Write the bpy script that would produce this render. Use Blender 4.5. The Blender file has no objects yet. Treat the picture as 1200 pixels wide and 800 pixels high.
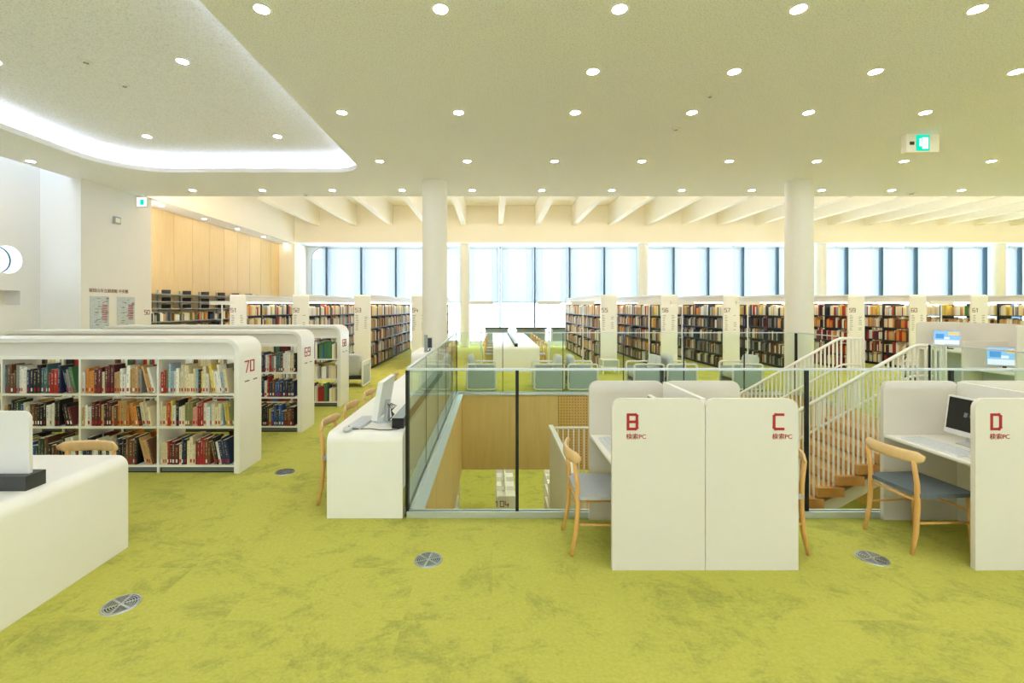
import bpy, bmesh, math, random
from mathutils import Vector, Matrix
random.seed(7)
TENS = {'5': 'fifty', '6': 'sixty', '7': 'seventy'}; UN = ['', 'one', 'two', 'three', 'four', 'five', 'six', 'seven', 'eight', 'nine']
def numword(n): return TENS[n[0]]+('-'+UN[int(n[1])] if n[1] != '0' else '')
SC = bpy.context.scene
COL = SC.collection
PI = math.pi

# ------------------------------------------------------------------ camera, world, exposure
F = 525.0                      # focal length in pixels of a 1200 x 800 frame
CAMH = 1.75
cam_d = bpy.data.cameras.new('camera'); cam = bpy.data.objects.new('camera', cam_d); COL.objects.link(cam)
cam.location = (0, 0, CAMH); cam.rotation_euler = (PI/2, 0, 0)
cam_d.sensor_width = 36; cam_d.lens = 36*F/1200
cam_d.shift_x = (600-577)/1200; cam_d.shift_y = (359-400)/1200
cam_d.clip_start = .05; cam_d.clip_end = 200
SC.camera = cam

world = bpy.data.worlds.new('overcast_sky'); SC.world = world; world.use_nodes = True
bg = world.node_tree.nodes['Background']
bg.inputs[0].default_value = (.90, .90, 1.0, 1); bg.inputs[1].default_value = 9.0

vs = SC.view_settings
vs.view_transform = 'Standard'; vs.look = 'None'; vs.gamma = 1; vs.use_curve_mapping = False
vs.exposure = 0.14
SC.cycles.transparent_max_bounces = 24
SC.cycles.max_bounces = 12; SC.cycles.diffuse_bounces = 9
SC.cycles.caustics_reflective = False; SC.cycles.caustics_refractive = False
DOWN = 150      # downlight strength
COVE = 15
STRIP = 80

# ------------------------------------------------------------------ materials
def lin(c):
    return tuple((x/12.92 if x <= .04045 else ((x+.055)/1.055)**2.4) for x in [v/255 for v in c])
def mat(name, rgb, rough=.5, metal=0, spec=.5, noise=None, bump=None, coat=0):
    """noise=(scale, amount) colour variation, bump=(scale, strength)"""
    m = bpy.data.materials.new(name); m.use_nodes = True
    nt = m.node_tree; b = nt.nodes['Principled BSDF']
    c = lin(rgb)
    b.inputs['Base Color'].default_value = (*c, 1); b.inputs['Roughness'].default_value = rough
    b.inputs['Metallic'].default_value = metal; b.inputs['Specular IOR Level'].default_value = spec
    b.inputs['Coat Weight'].default_value = coat
    tc = None
    if noise or bump:
        tc = nt.nodes.new('ShaderNodeTexCoord')
    if noise:
        n = nt.nodes.new('ShaderNodeTexNoise'); n.inputs['Scale'].default_value = noise[0]; n.inputs['Detail'].default_value = 4
        nt.links.new(tc.outputs['Object'], n.inputs['Vector'])
        r = nt.nodes.new('ShaderNodeValToRGB')
        k = noise[1]
        r.color_ramp.elements[0].position = .3; r.color_ramp.elements[1].position = .7
        r.color_ramp.elements[0].color = (*[x*(1-k) for x in c], 1)
        r.color_ramp.elements[1].color = (*[min(1, x*(1+k*.5)) for x in c], 1)
        nt.links.new(n.outputs['Fac'], r.inputs[0]); nt.links.new(r.outputs[0], b.inputs['Base Color'])
    if bump:
        n2 = nt.nodes.new('ShaderNodeTexNoise'); n2.inputs['Scale'].default_value = bump[0]; n2.inputs['Detail'].default_value = 3
        nt.links.new(tc.outputs['Object'], n2.inputs['Vector'])
        bp = nt.nodes.new('ShaderNodeBump'); bp.inputs['Strength'].default_value = bump[1]; bp.inputs['Distance'].default_value = .01
        nt.links.new(n2.outputs['Fac'], bp.inputs['Height']); nt.links.new(bp.outputs[0], b.inputs['Normal'])
    return m
def emit(name, rgb, s):
    m = bpy.data.materials.new(name); m.use_nodes = True
    nt = m.node_tree; nt.nodes.clear()
    e = nt.nodes.new('ShaderNodeEmission'); o = nt.nodes.new('ShaderNodeOutputMaterial')
    e.inputs[0].default_value = (*lin(rgb), 1); e.inputs[1].default_value = s
    nt.links.new(e.outputs[0], o.inputs[0]); return m
def glassmat(name, rgb, ior=1.45, frost=0.0):
    m = bpy.data.materials.new(name); m.use_nodes = True
    nt = m.node_tree; nt.nodes.clear()
    t = nt.nodes.new('ShaderNodeBsdfTransparent'); t.inputs[0].default_value = (*lin(rgb), 1)
    g = nt.nodes.new('ShaderNodeBsdfGlossy'); g.inputs['Roughness'].default_value = .02
    lw = nt.nodes.new('ShaderNodeLayerWeight'); lw.inputs[0].default_value = .5
    pw = nt.nodes.new('ShaderNodeMath'); pw.operation = 'POWER'; pw.inputs[1].default_value = 5; nt.links.new(lw.outputs['Facing'], pw.inputs[0])
    r0 = ((ior-1)/(ior+1))**2*.6
    f = nt.nodes.new('ShaderNodeMath'); f.operation = 'MULTIPLY_ADD'; f.inputs[1].default_value = (1-r0)*.8; f.inputs[2].default_value = r0; nt.links.new(pw.outputs[0], f.inputs[0])
    mx = nt.nodes.new('ShaderNodeMixShader'); o = nt.nodes.new('ShaderNodeOutputMaterial')
    nt.links.new(f.outputs[0], mx.inputs[0]); nt.links.new(t.outputs[0], mx.inputs[1]); nt.links.new(g.outputs[0], mx.inputs[2])
    nt.links.new(mx.outputs[0], o.inputs[0]); return m
def woodmat(name, rgb, rgb2, scale=(1, 1, 1), rough=.45):
    m = bpy.data.materials.new(name); m.use_nodes = True
    nt = m.node_tree; b = nt.nodes['Principled BSDF']; b.inputs['Roughness'].default_value = rough
    tc = nt.nodes.new('ShaderNodeTexCoord'); mp = nt.nodes.new('ShaderNodeMapping'); mp.inputs['Scale'].default_value = scale
    n = nt.nodes.new('ShaderNodeTexNoise'); n.inputs['Scale'].default_value = 6; n.inputs['Detail'].default_value = 6; n.inputs['Roughness'].default_value = .65
    r = nt.nodes.new('ShaderNodeValToRGB')
    r.color_ramp.elements[0].color = (*lin(rgb), 1); r.color_ramp.elements[1].color = (*lin(rgb2), 1)
    r.color_ramp.elements[0].position = .3; r.color_ramp.elements[1].position = .7
    nt.links.new(tc.outputs['Object'], mp.inputs[0]); nt.links.new(mp.outputs[0], n.inputs['Vector'])
    nt.links.new(n.outputs['Fac'], r.inputs[0]); nt.links.new(r.outputs[0], b.inputs['Base Color'])
    return m
def perforated(name, rgb, rgb2):
    """pale wood acoustic board with a grid of tiny holes"""
    m = woodmat(name, rgb, rgb2, (1, 1, .15))
    nt = m.node_tree; b = nt.nodes['Principled BSDF']; src = b.inputs['Base Color'].links[0].from_socket
    tc = nt.nodes.new('ShaderNodeTexCoord'); v = nt.nodes.new('ShaderNodeVectorMath'); v.operation = 'SCALE'; v.inputs['Scale'].default_value = 18
    fr = nt.nodes.new('ShaderNodeVectorMath'); fr.operation = 'FRACTION'
    sb = nt.nodes.new('ShaderNodeVectorMath'); sb.operation = 'SUBTRACT'; sb.inputs[1].default_value = (.5, .5, .5)
    sp = nt.nodes.new('ShaderNodeSeparateXYZ')
    nt.links.new(tc.outputs['Object'], v.inputs[0]); nt.links.new(v.outputs[0], fr.inputs[0]); nt.links.new(fr.outputs[0], sb.inputs[0]); nt.links.new(sb.outputs[0], sp.inputs[0])
    def ab(s):
        a = nt.nodes.new('ShaderNodeMath'); a.operation = 'ABSOLUTE'; nt.links.new(s, a.inputs[0])
        c = nt.nodes.new('ShaderNodeMath'); c.operation = 'LESS_THAN'; c.inputs[1].default_value = .16; nt.links.new(a.outputs[0], c.inputs[0]); return c.outputs[0]
    mu = nt.nodes.new('ShaderNodeMath'); mu.operation = 'MULTIPLY'
    nt.links.new(ab(sp.outputs['X']), mu.inputs[0]); nt.links.new(ab(sp.outputs['Z']), mu.inputs[1])
    mx = nt.nodes.new('ShaderNodeMix'); mx.data_type = 'RGBA'; mx.inputs[7].default_value = (.10, .065, .03, 1)
    nt.links.new(mu.outputs[0], mx.inputs[0]); nt.links.new(src, mx.inputs[6]); nt.links.new(mx.outputs[2], b.inputs['Base Color'])
    return m
def carpetmat():
    m = bpy.data.materials.new('green_carpet'); m.use_nodes = True
    nt = m.node_tree; b = nt.nodes['Principled BSDF']; b.inputs['Roughness'].default_value = .95; b.inputs['Specular IOR Level'].default_value = .1
    tc = nt.nodes.new('ShaderNodeTexCoord')
    # carpet planks: every 0.5 x 0.5 m tile shows its own cut of the worn pattern
    sn = nt.nodes.new('ShaderNodeVectorMath'); sn.operation = 'SNAP'; sn.inputs[1].default_value = (.5, .5, 50)
    wn = nt.nodes.new('ShaderNodeTexWhiteNoise'); wn.noise_dimensions = '2D'
    sc_ = nt.nodes.new('ShaderNodeVectorMath'); sc_.operation = 'SCALE'; sc_.inputs['Scale'].default_value = .22
    ad = nt.nodes.new('ShaderNodeVectorMath'); ad.operation = 'ADD'
    nt.links.new(tc.outputs['Object'], sn.inputs[0]); nt.links.new(sn.outputs[0], wn.inputs['Vector'])
    nt.links.new(wn.outputs['Color'], sc_.inputs[0]); nt.links.new(tc.outputs['Object'], ad.inputs[0]); nt.links.new(sc_.outputs[0], ad.inputs[1])
    mp = nt.nodes.new('ShaderNodeMapping'); mp.inputs['Scale'].default_value = (1.0, 1.15, 1); nt.links.new(ad.outputs[0], mp.inputs[0])
    def noise(scale, detail, rough, dist=0.0):
        n = nt.nodes.new('ShaderNodeTexNoise'); n.inputs['Scale'].default_value = scale; n.inputs['Detail'].default_value = detail
        n.inputs['Roughness'].default_value = rough; n.inputs['Distortion'].default_value = dist
        nt.links.new(mp.outputs[0], n.inputs['Vector']); return n
    big = noise(2.3, 15, .80, .35); fine = noise(45, 6, .85)
    r1 = nt.nodes.new('ShaderNodeValToRGB'); e = r1.color_ramp.elements
    e[0].position = .50; e[0].color = (0, 0, 0, 1); e[1].position = .61; e[1].color = (1, 1, 1, 1)
    nt.links.new(big.outputs['Fac'], r1.inputs[0])
    r2 = nt.nodes.new('ShaderNodeValToRGB'); e = r2.color_ramp.elements
    e[0].position = .35; e[0].color = (*lin((186, 184, 82)), 1); e[1].position = .68; e[1].color = (*lin((204, 202, 106)), 1)
    nt.links.new(fine.outputs['Fac'], r2.inputs[0])
    r3 = nt.nodes.new('ShaderNodeValToRGB'); e = r3.color_ramp.elements
    e[0].position = .35; e[0].color = (*lin((132, 136, 74)), 1); e[1].position = .66; e[1].color = (*lin((165, 168, 84)), 1)
    nt.links.new(fine.outputs['Fac'], r3.inputs[0])
    mx = nt.nodes.new('ShaderNodeMix'); mx.data_type = 'RGBA'
    ml = nt.nodes.new('ShaderNodeMath'); ml.operation = 'MULTIPLY'; ml.inputs[1].default_value = .62
    nt.links.new(r1.outputs[0], ml.inputs[0]); nt.links.new(ml.outputs[0], mx.inputs[0])
    nt.links.new(r2.outputs[0], mx.inputs[6]); nt.links.new(r3.outputs[0], mx.inputs[7]); nt.links.new(mx.outputs[2], b.inputs['Base Color'])
    bp = nt.nodes.new('ShaderNodeBump'); bp.inputs['Strength'].default_value = .35; bp.inputs['Distance'].default_value = .01
    nt.links.new(fine.outputs['Fac'], bp.inputs['Height']); nt.links.new(bp.outputs[0], b.inputs['Normal'])
    return m
def ceilmat():
    m = bpy.data.materials.new('speckled_ceiling_board'); m.use_nodes = True
    nt = m.node_tree; b = nt.nodes['Principled BSDF']; b.inputs['Roughness'].default_value = .9; b.inputs['Specular IOR Level'].default_value = .15
    tc = nt.nodes.new('ShaderNodeTexCoord')
    n = nt.nodes.new('ShaderNodeTexNoise'); n.inputs['Scale'].default_value = 72; n.inputs['Detail'].default_value = 3; n.inputs['Roughness'].default_value = .7
    nt.links.new(tc.outputs['Object'], n.inputs['Vector'])
    r = nt.nodes.new('ShaderNodeValToRGB'); e = r.color_ramp.elements
    e[0].position = .30; e[0].color = (*lin((206, 205, 202)), 1); e[1].position = .50; e[1].color = (*lin((248, 248, 251)), 1)
    nt.links.new(n.outputs['Fac'], r.inputs[0]); nt.links.new(r.outputs[0], b.inputs['Base Color'])
    bp = nt.nodes.new('ShaderNodeBump'); bp.inputs['Strength'].default_value = .25; bp.inputs['Distance'].default_value = .005
    nt.links.new(n.outputs['Fac'], bp.inputs['Height']); nt.links.new(bp.outputs[0], b.inputs['Normal'])
    return m
def bookmat(name, rgb):
    """cloth or paper spine: title lettering and a band printed on it"""
    m = bpy.data.materials.new(name); m.use_nodes = True
    nt = m.node_tree; b = nt.nodes['Principled BSDF']; b.inputs['Roughness'].default_value = .6
    c = lin(rgb); lum = .3*c[0]+.6*c[1]+.1*c[2]
    ink = (.8, .72, .5) if lum < .18 else (.06, .05, .06)
    tc = nt.nodes.new('ShaderNodeTexCoord'); oi = nt.nodes.new('ShaderNodeObjectInfo')
    sp = nt.nodes.new('ShaderNodeSeparateXYZ'); nt.links.new(tc.outputs['Generated'], sp.inputs[0])
    cb = nt.nodes.new('ShaderNodeCombineXYZ')
    mz = nt.nodes.new('ShaderNodeMath'); mz.operation = 'MULTIPLY'; mz.inputs[1].default_value = 26; nt.links.new(sp.outputs['Z'], mz.inputs[0])
    mxx = nt.nodes.new('ShaderNodeMath'); mxx.operation = 'MULTIPLY'; mxx.inputs[1].default_value = 2.5; nt.links.new(sp.outputs['X'], mxx.inputs[0])
    mr = nt.nodes.new('ShaderNodeMath'); mr.operation = 'MULTIPLY'; mr.inputs[1].default_value = 40; nt.links.new(oi.outputs['Random'], mr.inputs[0])
    nt.links.new(mxx.outputs[0], cb.inputs[0]); nt.links.new(mr.outputs[0], cb.inputs[1]); nt.links.new(mz.outputs[0], cb.inputs[2])
    n = nt.nodes.new('ShaderNodeTexNoise'); n.inputs['Scale'].default_value = 1; n.inputs['Detail'].default_value = 0
    nt.links.new(cb.outputs[0], n.inputs['Vector'])
    def cmp(s, op, v):
        k = nt.nodes.new('ShaderNodeMath'); k.operation = op; nt.links.new(s, k.inputs[0]); k.inputs[1].default_value = v; return k.outputs[0]
    def mul(a, c_):
        k = nt.nodes.new('ShaderNodeMath'); k.operation = 'MULTIPLY'; nt.links.new(a, k.inputs[0]); nt.links.new(c_, k.inputs[1]); return k.outputs[0]
    x = mul(cmp(sp.outputs['X'], 'GREATER_THAN', .38), cmp(sp.outputs['X'], 'LESS_THAN', .62))
    z = mul(cmp(sp.outputs['Z'], 'GREATER_THAN', .38), cmp(sp.outputs['Z'], 'LESS_THAN', .9))
    y = cmp(sp.outputs['Y'], 'LESS_THAN', .04)
    t = mul(mul(mul(x, z), y), cmp(n.outputs['Fac'], 'GREATER_THAN', .5)); t = cmp(t, 'MULTIPLY', .6)
    mx = nt.nodes.new('ShaderNodeMix'); mx.data_type = 'RGBA'; mx.inputs[6].default_value = (*c, 1); mx.inputs[7].default_value = (*ink, 1)
    nt.links.new(t, mx.inputs[0])
    hv = nt.nodes.new('ShaderNodeHueSaturation'); nt.links.new(mx.outputs[2], hv.inputs['Color'])
    mv = nt.nodes.new('ShaderNodeMapRange'); mv.inputs['To Min'].default_value = .8; mv.inputs['To Max'].default_value = 1.15
    nt.links.new(oi.outputs['Random'], mv.inputs['Value']); nt.links.new(mv.outputs[0], hv.inputs['Value'])
    nt.links.new(hv.outputs[0], b.inputs['Base Color'])
    return m
def slatmat():
    m = bpy.data.materials.new('white_blind_slat'); m.use_nodes = True
    nt = m.node_tree; nt.nodes.clear()
    d = nt.nodes.new('ShaderNodeBsdfDiffuse'); d.inputs[0].default_value = (.62, .67, .69, 1)
    t = nt.nodes.new('ShaderNodeBsdfTranslucent'); t.inputs[0].default_value = (.62, .72, .80, 1)
    mx = nt.nodes.new('ShaderNodeMixShader'); mx.inputs[0].default_value = .10; o = nt.nodes.new('ShaderNodeOutputMaterial')
    nt.links.new(d.outputs[0], mx.inputs[1]); nt.links.new(t.outputs[0], mx.inputs[2]); nt.links.new(mx.outputs[0], o.inputs[0]); return m
def attrmat():
    m = bpy.data.materials.new('book_spines'); m.use_nodes = True
    nt = m.node_tree; b = nt.nodes['Principled BSDF']; b.inputs['Roughness'].default_value = .65
    a = nt.nodes.new('ShaderNodeAttribute'); a.attribute_name = 'spine'
    nt.links.new(a.outputs['Color'], b.inputs['Base Color']); return m

M = dict(
    white=mat('white_lacquer', (244, 242, 236), .32, noise=(3, .02)),
    panel=mat('white_panel', (232, 227, 219), .45, noise=(2, .02)),
    wall=mat('white_wall_paint', (234, 232, 230), .85, spec=.2, bump=(60, .03)),
    cream=mat('cream_plaster', (246, 240, 225), .85, spec=.2, bump=(60, .03)),
    column=mat('column_paint', (238, 235, 224), .6, bump=(40, .03)),
    ceil=ceilmat(), carpet=carpetmat(),
    wood=woodmat('pale_wall_veneer', (234, 202, 144), (241, 213, 160), (3, 3, .2)),
    acoustic=perforated('perforated_wood_board', (214, 172, 96), (226, 186, 112)),
    board=woodmat('plain_wood_board', (222, 190, 118), (232, 202, 134), (2, 2, .2)),
    tread=woodmat('stair_oak', (198, 140, 78), (218, 164, 100), (1, .15, 1)),
    chair=woodmat('chair_beech', (222, 166, 92), (236, 186, 116), (4, 4, .5), .4),
    chairback=woodmat('steamed_beech', (232, 192, 134), (240, 205, 150), (4, 4, .5), .4),
    seat_grey=mat('pale_grey_upholstery', (186, 190, 198), .9, noise=(120, .12), bump=(300, .2)),
    seat_dark=mat('slate_upholstery', (104, 114, 124), .85, noise=(120, .15), bump=(300, .2)),
    fabric=mat('grey_green_mesh_fabric', (182, 194, 194), .85, noise=(90, .08)),
    cushion=mat('light_grey_cushion', (205, 208, 208), .9, bump=(120, .15)),
    steel=mat('brushed_steel', (200, 206, 210), .28, .9, noise=(30, .1)),
    alu=mat('pale_aluminium', (214, 222, 228), .35, .6),
    dark=mat('dark_metal', (28, 32, 34), .4, .3),
    charcoal=mat('charcoal_plastic', (58, 60, 62), .45),
    mullion=mat('slate_blue_mullion', (62, 92, 108), .45, .2),
    shelfshade=mat('painted_shelf_shade', (52, 58, 58), .5),  # dark grey puts the shadow along the shelf edges into the colour
    greyshelf=mat('blue_grey_shelf', (158, 168, 172), .45),
    base=mat('black_kickplate', (30, 31, 32), .5),
    red=mat('red_vinyl', (178, 26, 30), .5), brown=mat('brown_vinyl', (120, 52, 34), .5),
    ink=mat('grey_ink', (112, 112, 108), .6), board_print=mat('map_print_blue', (196, 206, 214), .6, noise=(14, .12)),
    screen=mat('black_screen', (14, 17, 17), .12), keys=mat('grey_keys', (222, 225, 230), .5),
    plastic=mat('white_plastic', (238, 240, 243), .3), silver=mat('silver_plastic', (206, 210, 214), .3, .3),
    slat=slatmat(),
    paper=mat('paper', (236, 228, 206), .8), label=mat('white_call_label', (238, 234, 226), .6),
    rubber=mat('grille_black', (30, 30, 30), .6),
    glass=glassmat('balustrade_glass', (248, 253, 250)), pane=glassmat('window_glass', (236, 246, 250), 1.3),
    frost=mat('frosted_acrylic', (232, 230, 230), .4),
    lampdim=emit('soft_downlight_glow', (255, 250, 240), 30),
    lampfill=emit('lower_fill_glow', (255, 250, 240), 420),
    lamp=emit('downlight_glow', (251, 248, 254), DOWN), cove=emit('cove_led', (214, 228, 255), COVE),
    strip=emit('added_fill_led', (255, 240, 220), STRIP), shelfled=emit('shelf_led', (255, 250, 240), 14),
    lamphead=emit('reading_lamp_glow', (255, 240, 214), 1.3),
    exitgreen=emit('exit_sign_green', (20, 205, 170), 1.3), exitwhite=emit('exit_sign_white', (235, 255, 250), 1.6),
    ui_sky=emit('screen_sky', (150, 205, 245), 1.0), ui_white=emit('screen_white', (238, 246, 252), 1.0), ui_yellow=emit('screen_yellow', (250, 214, 130), 1.0), ui_blue=emit('screen_blue', (90, 160, 225), 1.0),
    logo=emit('screen_grey_logo', (140, 146, 146), .5),
    books=attrmat(),
)

# ------------------------------------------------------------------ mesh helpers
class MB:
    def __init__(s): s.v = []; s.f = []; s.mi = []; s.cur = 0
    def add(s, vs, fs):
        o = len(s.v); s.v += [tuple(p) for p in vs]; s.f += [tuple(i+o for i in f) for f in fs]; s.mi += [s.cur]*len(fs); return s
    def box(s, x0, x1, y0, y1, z0, z1):
        return s.add([(x0,y0,z0),(x1,y0,z0),(x1,y1,z0),(x0,y1,z0),(x0,y0,z1),(x1,y0,z1),(x1,y1,z1),(x0,y1,z1)],
                     [(0,3,2,1),(4,5,6,7),(0,1,5,4),(1,2,6,5),(2,3,7,6),(3,0,4,7)])
    def quad(s, a, b, c, d): return s.add([a, b, c, d], [(0, 1, 2, 3)])
    def prism(s, poly, axis, a, b):
        """poly: 2D points; extruded along axis from a to b. axis x:(y,z) y:(x,z) z:(x,y)"""
        def P(p, t): return (t, p[0], p[1]) if axis == 'x' else ((p[0], t, p[1]) if axis == 'y' else (p[0], p[1], t))
        n = len(poly)
        area = sum(poly[i][0]*poly[(i+1) % n][1]-poly[(i+1) % n][0]*poly[i][1] for i in range(n))
        if area < 0: poly = poly[::-1]
        flip = axis == 'y'
        vs = [P(p, a) for p in poly]+[P(p, b) for p in poly]
        fs = [tuple(range(n))[::-1], tuple(range(n, 2*n))]+[(i, (i+1) % n, n+(i+1) % n, n+i) for i in range(n)]
        if flip: fs = [f[::-1] for f in fs]
        return s.add(vs, fs)
    def cyl(s, p0, p1, r0, r1=None, n=10):
        r1 = r0 if r1 is None else r1
        p0 = Vector(p0); p1 = Vector(p1); d = (p1-p0).normalized()
        u = d.orthogonal().normalized(); w = d.cross(u)
        vs = [p0+(u*math.cos(2*PI*i/n)+w*math.sin(2*PI*i/n))*r0 for i in range(n)]+[p1+(u*math.cos(2*PI*i/n)+w*math.sin(2*PI*i/n))*r1 for i in range(n)]
        fs = [tuple(range(n))[::-1], tuple(range(n, 2*n))]+[(i, (i+1) % n, n+(i+1) % n, n+i) for i in range(n)]
        return s.add(vs, fs)
    def tube(s, path, r, n=8, closed=False):
        """round tube along a polyline; r number or list"""
        P = [Vector(p) for p in path]; m = len(P); R = r if isinstance(r, (list, tuple)) else [r]*m
        up = None; rings = []
        for i in range(m):
            if closed: t = (P[(i+1) % m]-P[i-1]).normalized()
            else: t = (P[min(i+1, m-1)]-P[max(i-1, 0)]).normalized()
            if up is None: up = t.orthogonal().normalized()
            else: up = (up-t*up.dot(t)).normalized()
            w = t.cross(up)
            rings.append([P[i]+(up*math.cos(2*PI*k/n)+w*math.sin(2*PI*k/n))*R[i] for k in range(n)])
        vs = [p for q in rings for p in q]; fs = []
        for i in range(m if closed else m-1):
            a = i*n; b = ((i+1) % m)*n
            fs += [(a+k, a+(k+1) % n, b+(k+1) % n, b+k) for k in range(n)]
        if not closed: fs += [tuple(range(n))[::-1], tuple(range((m-1)*n, m*n))]
        return s.add(vs, fs)
    def lathe(s, prof, c=(0, 0, 0), n=24):
        vs = []; fs = []; k = len(prof)
        for i in range(n):
            a = 2*PI*i/n
            vs += [(c[0]+r*math.cos(a), c[1]+r*math.sin(a), c[2]+z) for r, z in prof]
        for i in range(n):
            j = (i+1) % n
            fs += [(i*k+q, j*k+q, j*k+q+1, i*k+q+1) for q in range(k-1)]
        return s.add(vs, fs)
    def blob(s, c, r, n=12, m=8, p=2.0):
        """superellipsoid cushion"""
        def sg(x, e): return math.copysign(abs(x)**e, x)
        e = 2/p; vs = []; fs = []
        for j in range(m+1):
            b = -PI/2+PI*j/m
            for i in range(n):
                a = 2*PI*i/n
                vs.append((c[0]+r[0]*sg(math.cos(b), e)*sg(math.cos(a), e), c[1]+r[1]*sg(math.cos(b), e)*sg(math.sin(a), e), c[2]+r[2]*sg(math.sin(b), e)))
        for j in range(m):
            fs += [(j*n+i, j*n+(i+1) % n, (j+1)*n+(i+1) % n, (j+1)*n+i) for i in range(n)]
        return s.add(vs, fs)
    def mesh(s, name, mats, smooth=False):
        me = bpy.data.meshes.new(name); me.from_pydata(s.v, [], s.f)
        for m in (mats if isinstance(mats, (list, tuple)) else [mats]): me.materials.append(m)
        if any(s.mi): me.polygons.foreach_set('material_index', s.mi)
        if smooth: me.polygons.foreach_set('use_smooth', [True]*len(s.f))
        me.update(); return me
    def build(s, name, mats, parent=None, loc=(0, 0, 0), rz=0, smooth=False, ang=None):
        me = s.mesh(name, mats, smooth)
        if ang is not None:
            me.polygons.foreach_set('use_smooth', [True]*len(s.f)); me.set_sharp_from_angle(angle=math.radians(ang))
        return link(name, me, parent, loc, rz)
def link(name, me, parent=None, loc=(0, 0, 0), rz=0):
    o = bpy.data.objects.new(name, me); COL.objects.link(o); o.location = loc; o.rotation_euler = (0, 0, rz)
    if parent: o.parent = parent
    return o
def rrect(x0, x1, z0, z1, r, n=6, corners=(1, 1, 1, 1)):
    """rounded rectangle, corners order: bl, br, tr, tl"""
    out = []
    cs = [(x0, z0, PI), (x1, z0, 1.5*PI), (x1, z1, 0), (x0, z1, .5*PI)]
    for k, (x, z, a0) in enumerate(cs):
        if not corners[k]: out.append((x, z)); continue
        cx = x+r if x == x0 else x-r; cz = z+r if z == z0 else z-r
        out += [(cx+r*math.cos(a0+.5*PI*i/n), cz+r*math.sin(a0+.5*PI*i/n)) for i in range(n+1)]
    return out
def tag(o, label, cat, group=None):
    o['label'] = label; o['category'] = cat
    if group: o['group'] = group
    return o
def thing(name, label, cat, loc=(0, 0, 0), rz=0, group=None):
    o = bpy.data.objects.new(name, None); COL.objects.link(o); o.location = loc; o.rotation_euler = (0, 0, rz); o.empty_display_size = .1
    return tag(o, label, cat, group)
def struct(name, mb, mats, label=None, **k):
    o = mb.build(name, mats, **k); o['kind'] = 'structure'
    if label: o['label'] = label
    return o
def dup(root, loc, rz, label=None, group=None):
    r = root.copy(); COL.objects.link(r); r.location = loc; r.rotation_euler = (0, 0, rz)
    if label: r['label'] = label
    if group: r['group'] = group
    kids(root, r); return r
KID = {}
def kids(a, b):
    for ch in [c for c in bpy.data.objects if c.parent == a]:
        c = ch.copy(); COL.objects.link(c); c.parent = b; kids(ch, c)
ORD = ['first', 'second', 'third', 'fourth', 'fifth', 'sixth', 'seventh', 'eighth', 'ninth', 'tenth', 'eleventh', 'twelfth', '13th', '14th', '15th', '16th', '17th', '18th', '19th', '20th', '21st', '22nd', '23rd', '24th', '25th', '26th', '27th', '28th', '29th', '30th', '31st', '32nd', '33rd', '34th', '35th', '36th', '37th', '38th', '39th', '40th']

# stroke lettering (squared rounded figures)
TL, TR, ML, MR, BL, BR = (0, 1), (.62, 1), (0, .5), (.62, .5), (0, 0), (.62, 0)
GLY = {'0': [[TL, TR, BR, BL, TL]], '1': [[(.1, .85), (.31, 1), (.31, 0)]], '2': [[TL, TR, MR, ML, BL, BR]], '3': [[TL, TR, BR, BL], [(.12, .5), MR]],
       '4': [[TL, (0, .35), (.62, .35)], [(.5, .62), (.5, 0)]], '5': [[TR, TL, (0, .55), (.62, .55), BR, BL]], '6': [[TR, TL, BL, BR, MR, ML]], '7': [[TL, TR, (.2, 0)]],
       '8': [[TL, TR, BR, BL, TL], [ML, MR]], '9': [[MR, ML, TL, TR, BR, BL]],
       'B': [[BL, TL, (.52, 1), (.62, .92), (.62, .58), (.54, .5), (.62, .42), (.62, .08), (.52, 0), BL], [ML, (.54, .5)]],
       'C': [[TR, (.1, 1), (0, .9), (0, .1), (.1, 0), BR]], 'D': [[BL, TL, (.5, 1), (.62, .88), (.62, .12), (.5, 0), BL]]}
def strokes(text, o, right, up, size, w, depth=.003):
    """raised stroke letters starting at o (lower corner)"""
    o = Vector(o); right = Vector(right); up = Vector(up); nrm = right.cross(up)
    mb = MB(); x = 0; base_d = depth
    for ch in text:
        for pl in GLY[ch]:
            for a, b in zip(pl, pl[1:]):
                A = o+right*((a[0]+x)*size)+up*(a[1]*size); B = o+right*((b[0]+x)*size)+up*(b[1]*size)
                depth += .00025; d = (B-A).normalized(); s = nrm.cross(d)*w/2; A = A-d*w/2; B = B+d*w/2
                q = [A-s, B-s, B+s, A+s]
                mb.add([p+nrm*.0005 for p in q]+[p+nrm*depth for p in q], [(3, 2, 1, 0), (4, 5, 6, 7), (0, 1, 5, 4), (1, 2, 6, 5), (2, 3, 7, 6), (3, 0, 4, 7)])
        x += .92
    return mb
def typed(name, text, m, loc, right, up, size, parent, depth=.001, align='LEFT'):
    cu = bpy.data.curves.new(name, 'FONT'); cu.body = text; cu.size = size; cu.extrude = depth; cu.align_x = align
    t = bpy.data.objects.new(name+'_tmp', cu); COL.objects.link(t)
    dg = bpy.context.evaluated_depsgraph_get()
    me = bpy.data.meshes.new_from_object(t.evaluated_get(dg)); bpy.data.objects.remove(t)
    me.materials.clear(); me.materials.append(m)
    r = Vector(right); u = Vector(up); n = r.cross(u)
    mx = Matrix((( r.x, u.x, n.x, loc[0]), (r.y, u.y, n.y, loc[1]), (r.z, u.z, n.z, loc[2]), (0, 0, 0, 1)))
    me.transform(mx)
    o = bpy.data.objects.new(name, me); COL.objects.link(o); o.parent = parent; return o

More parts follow.
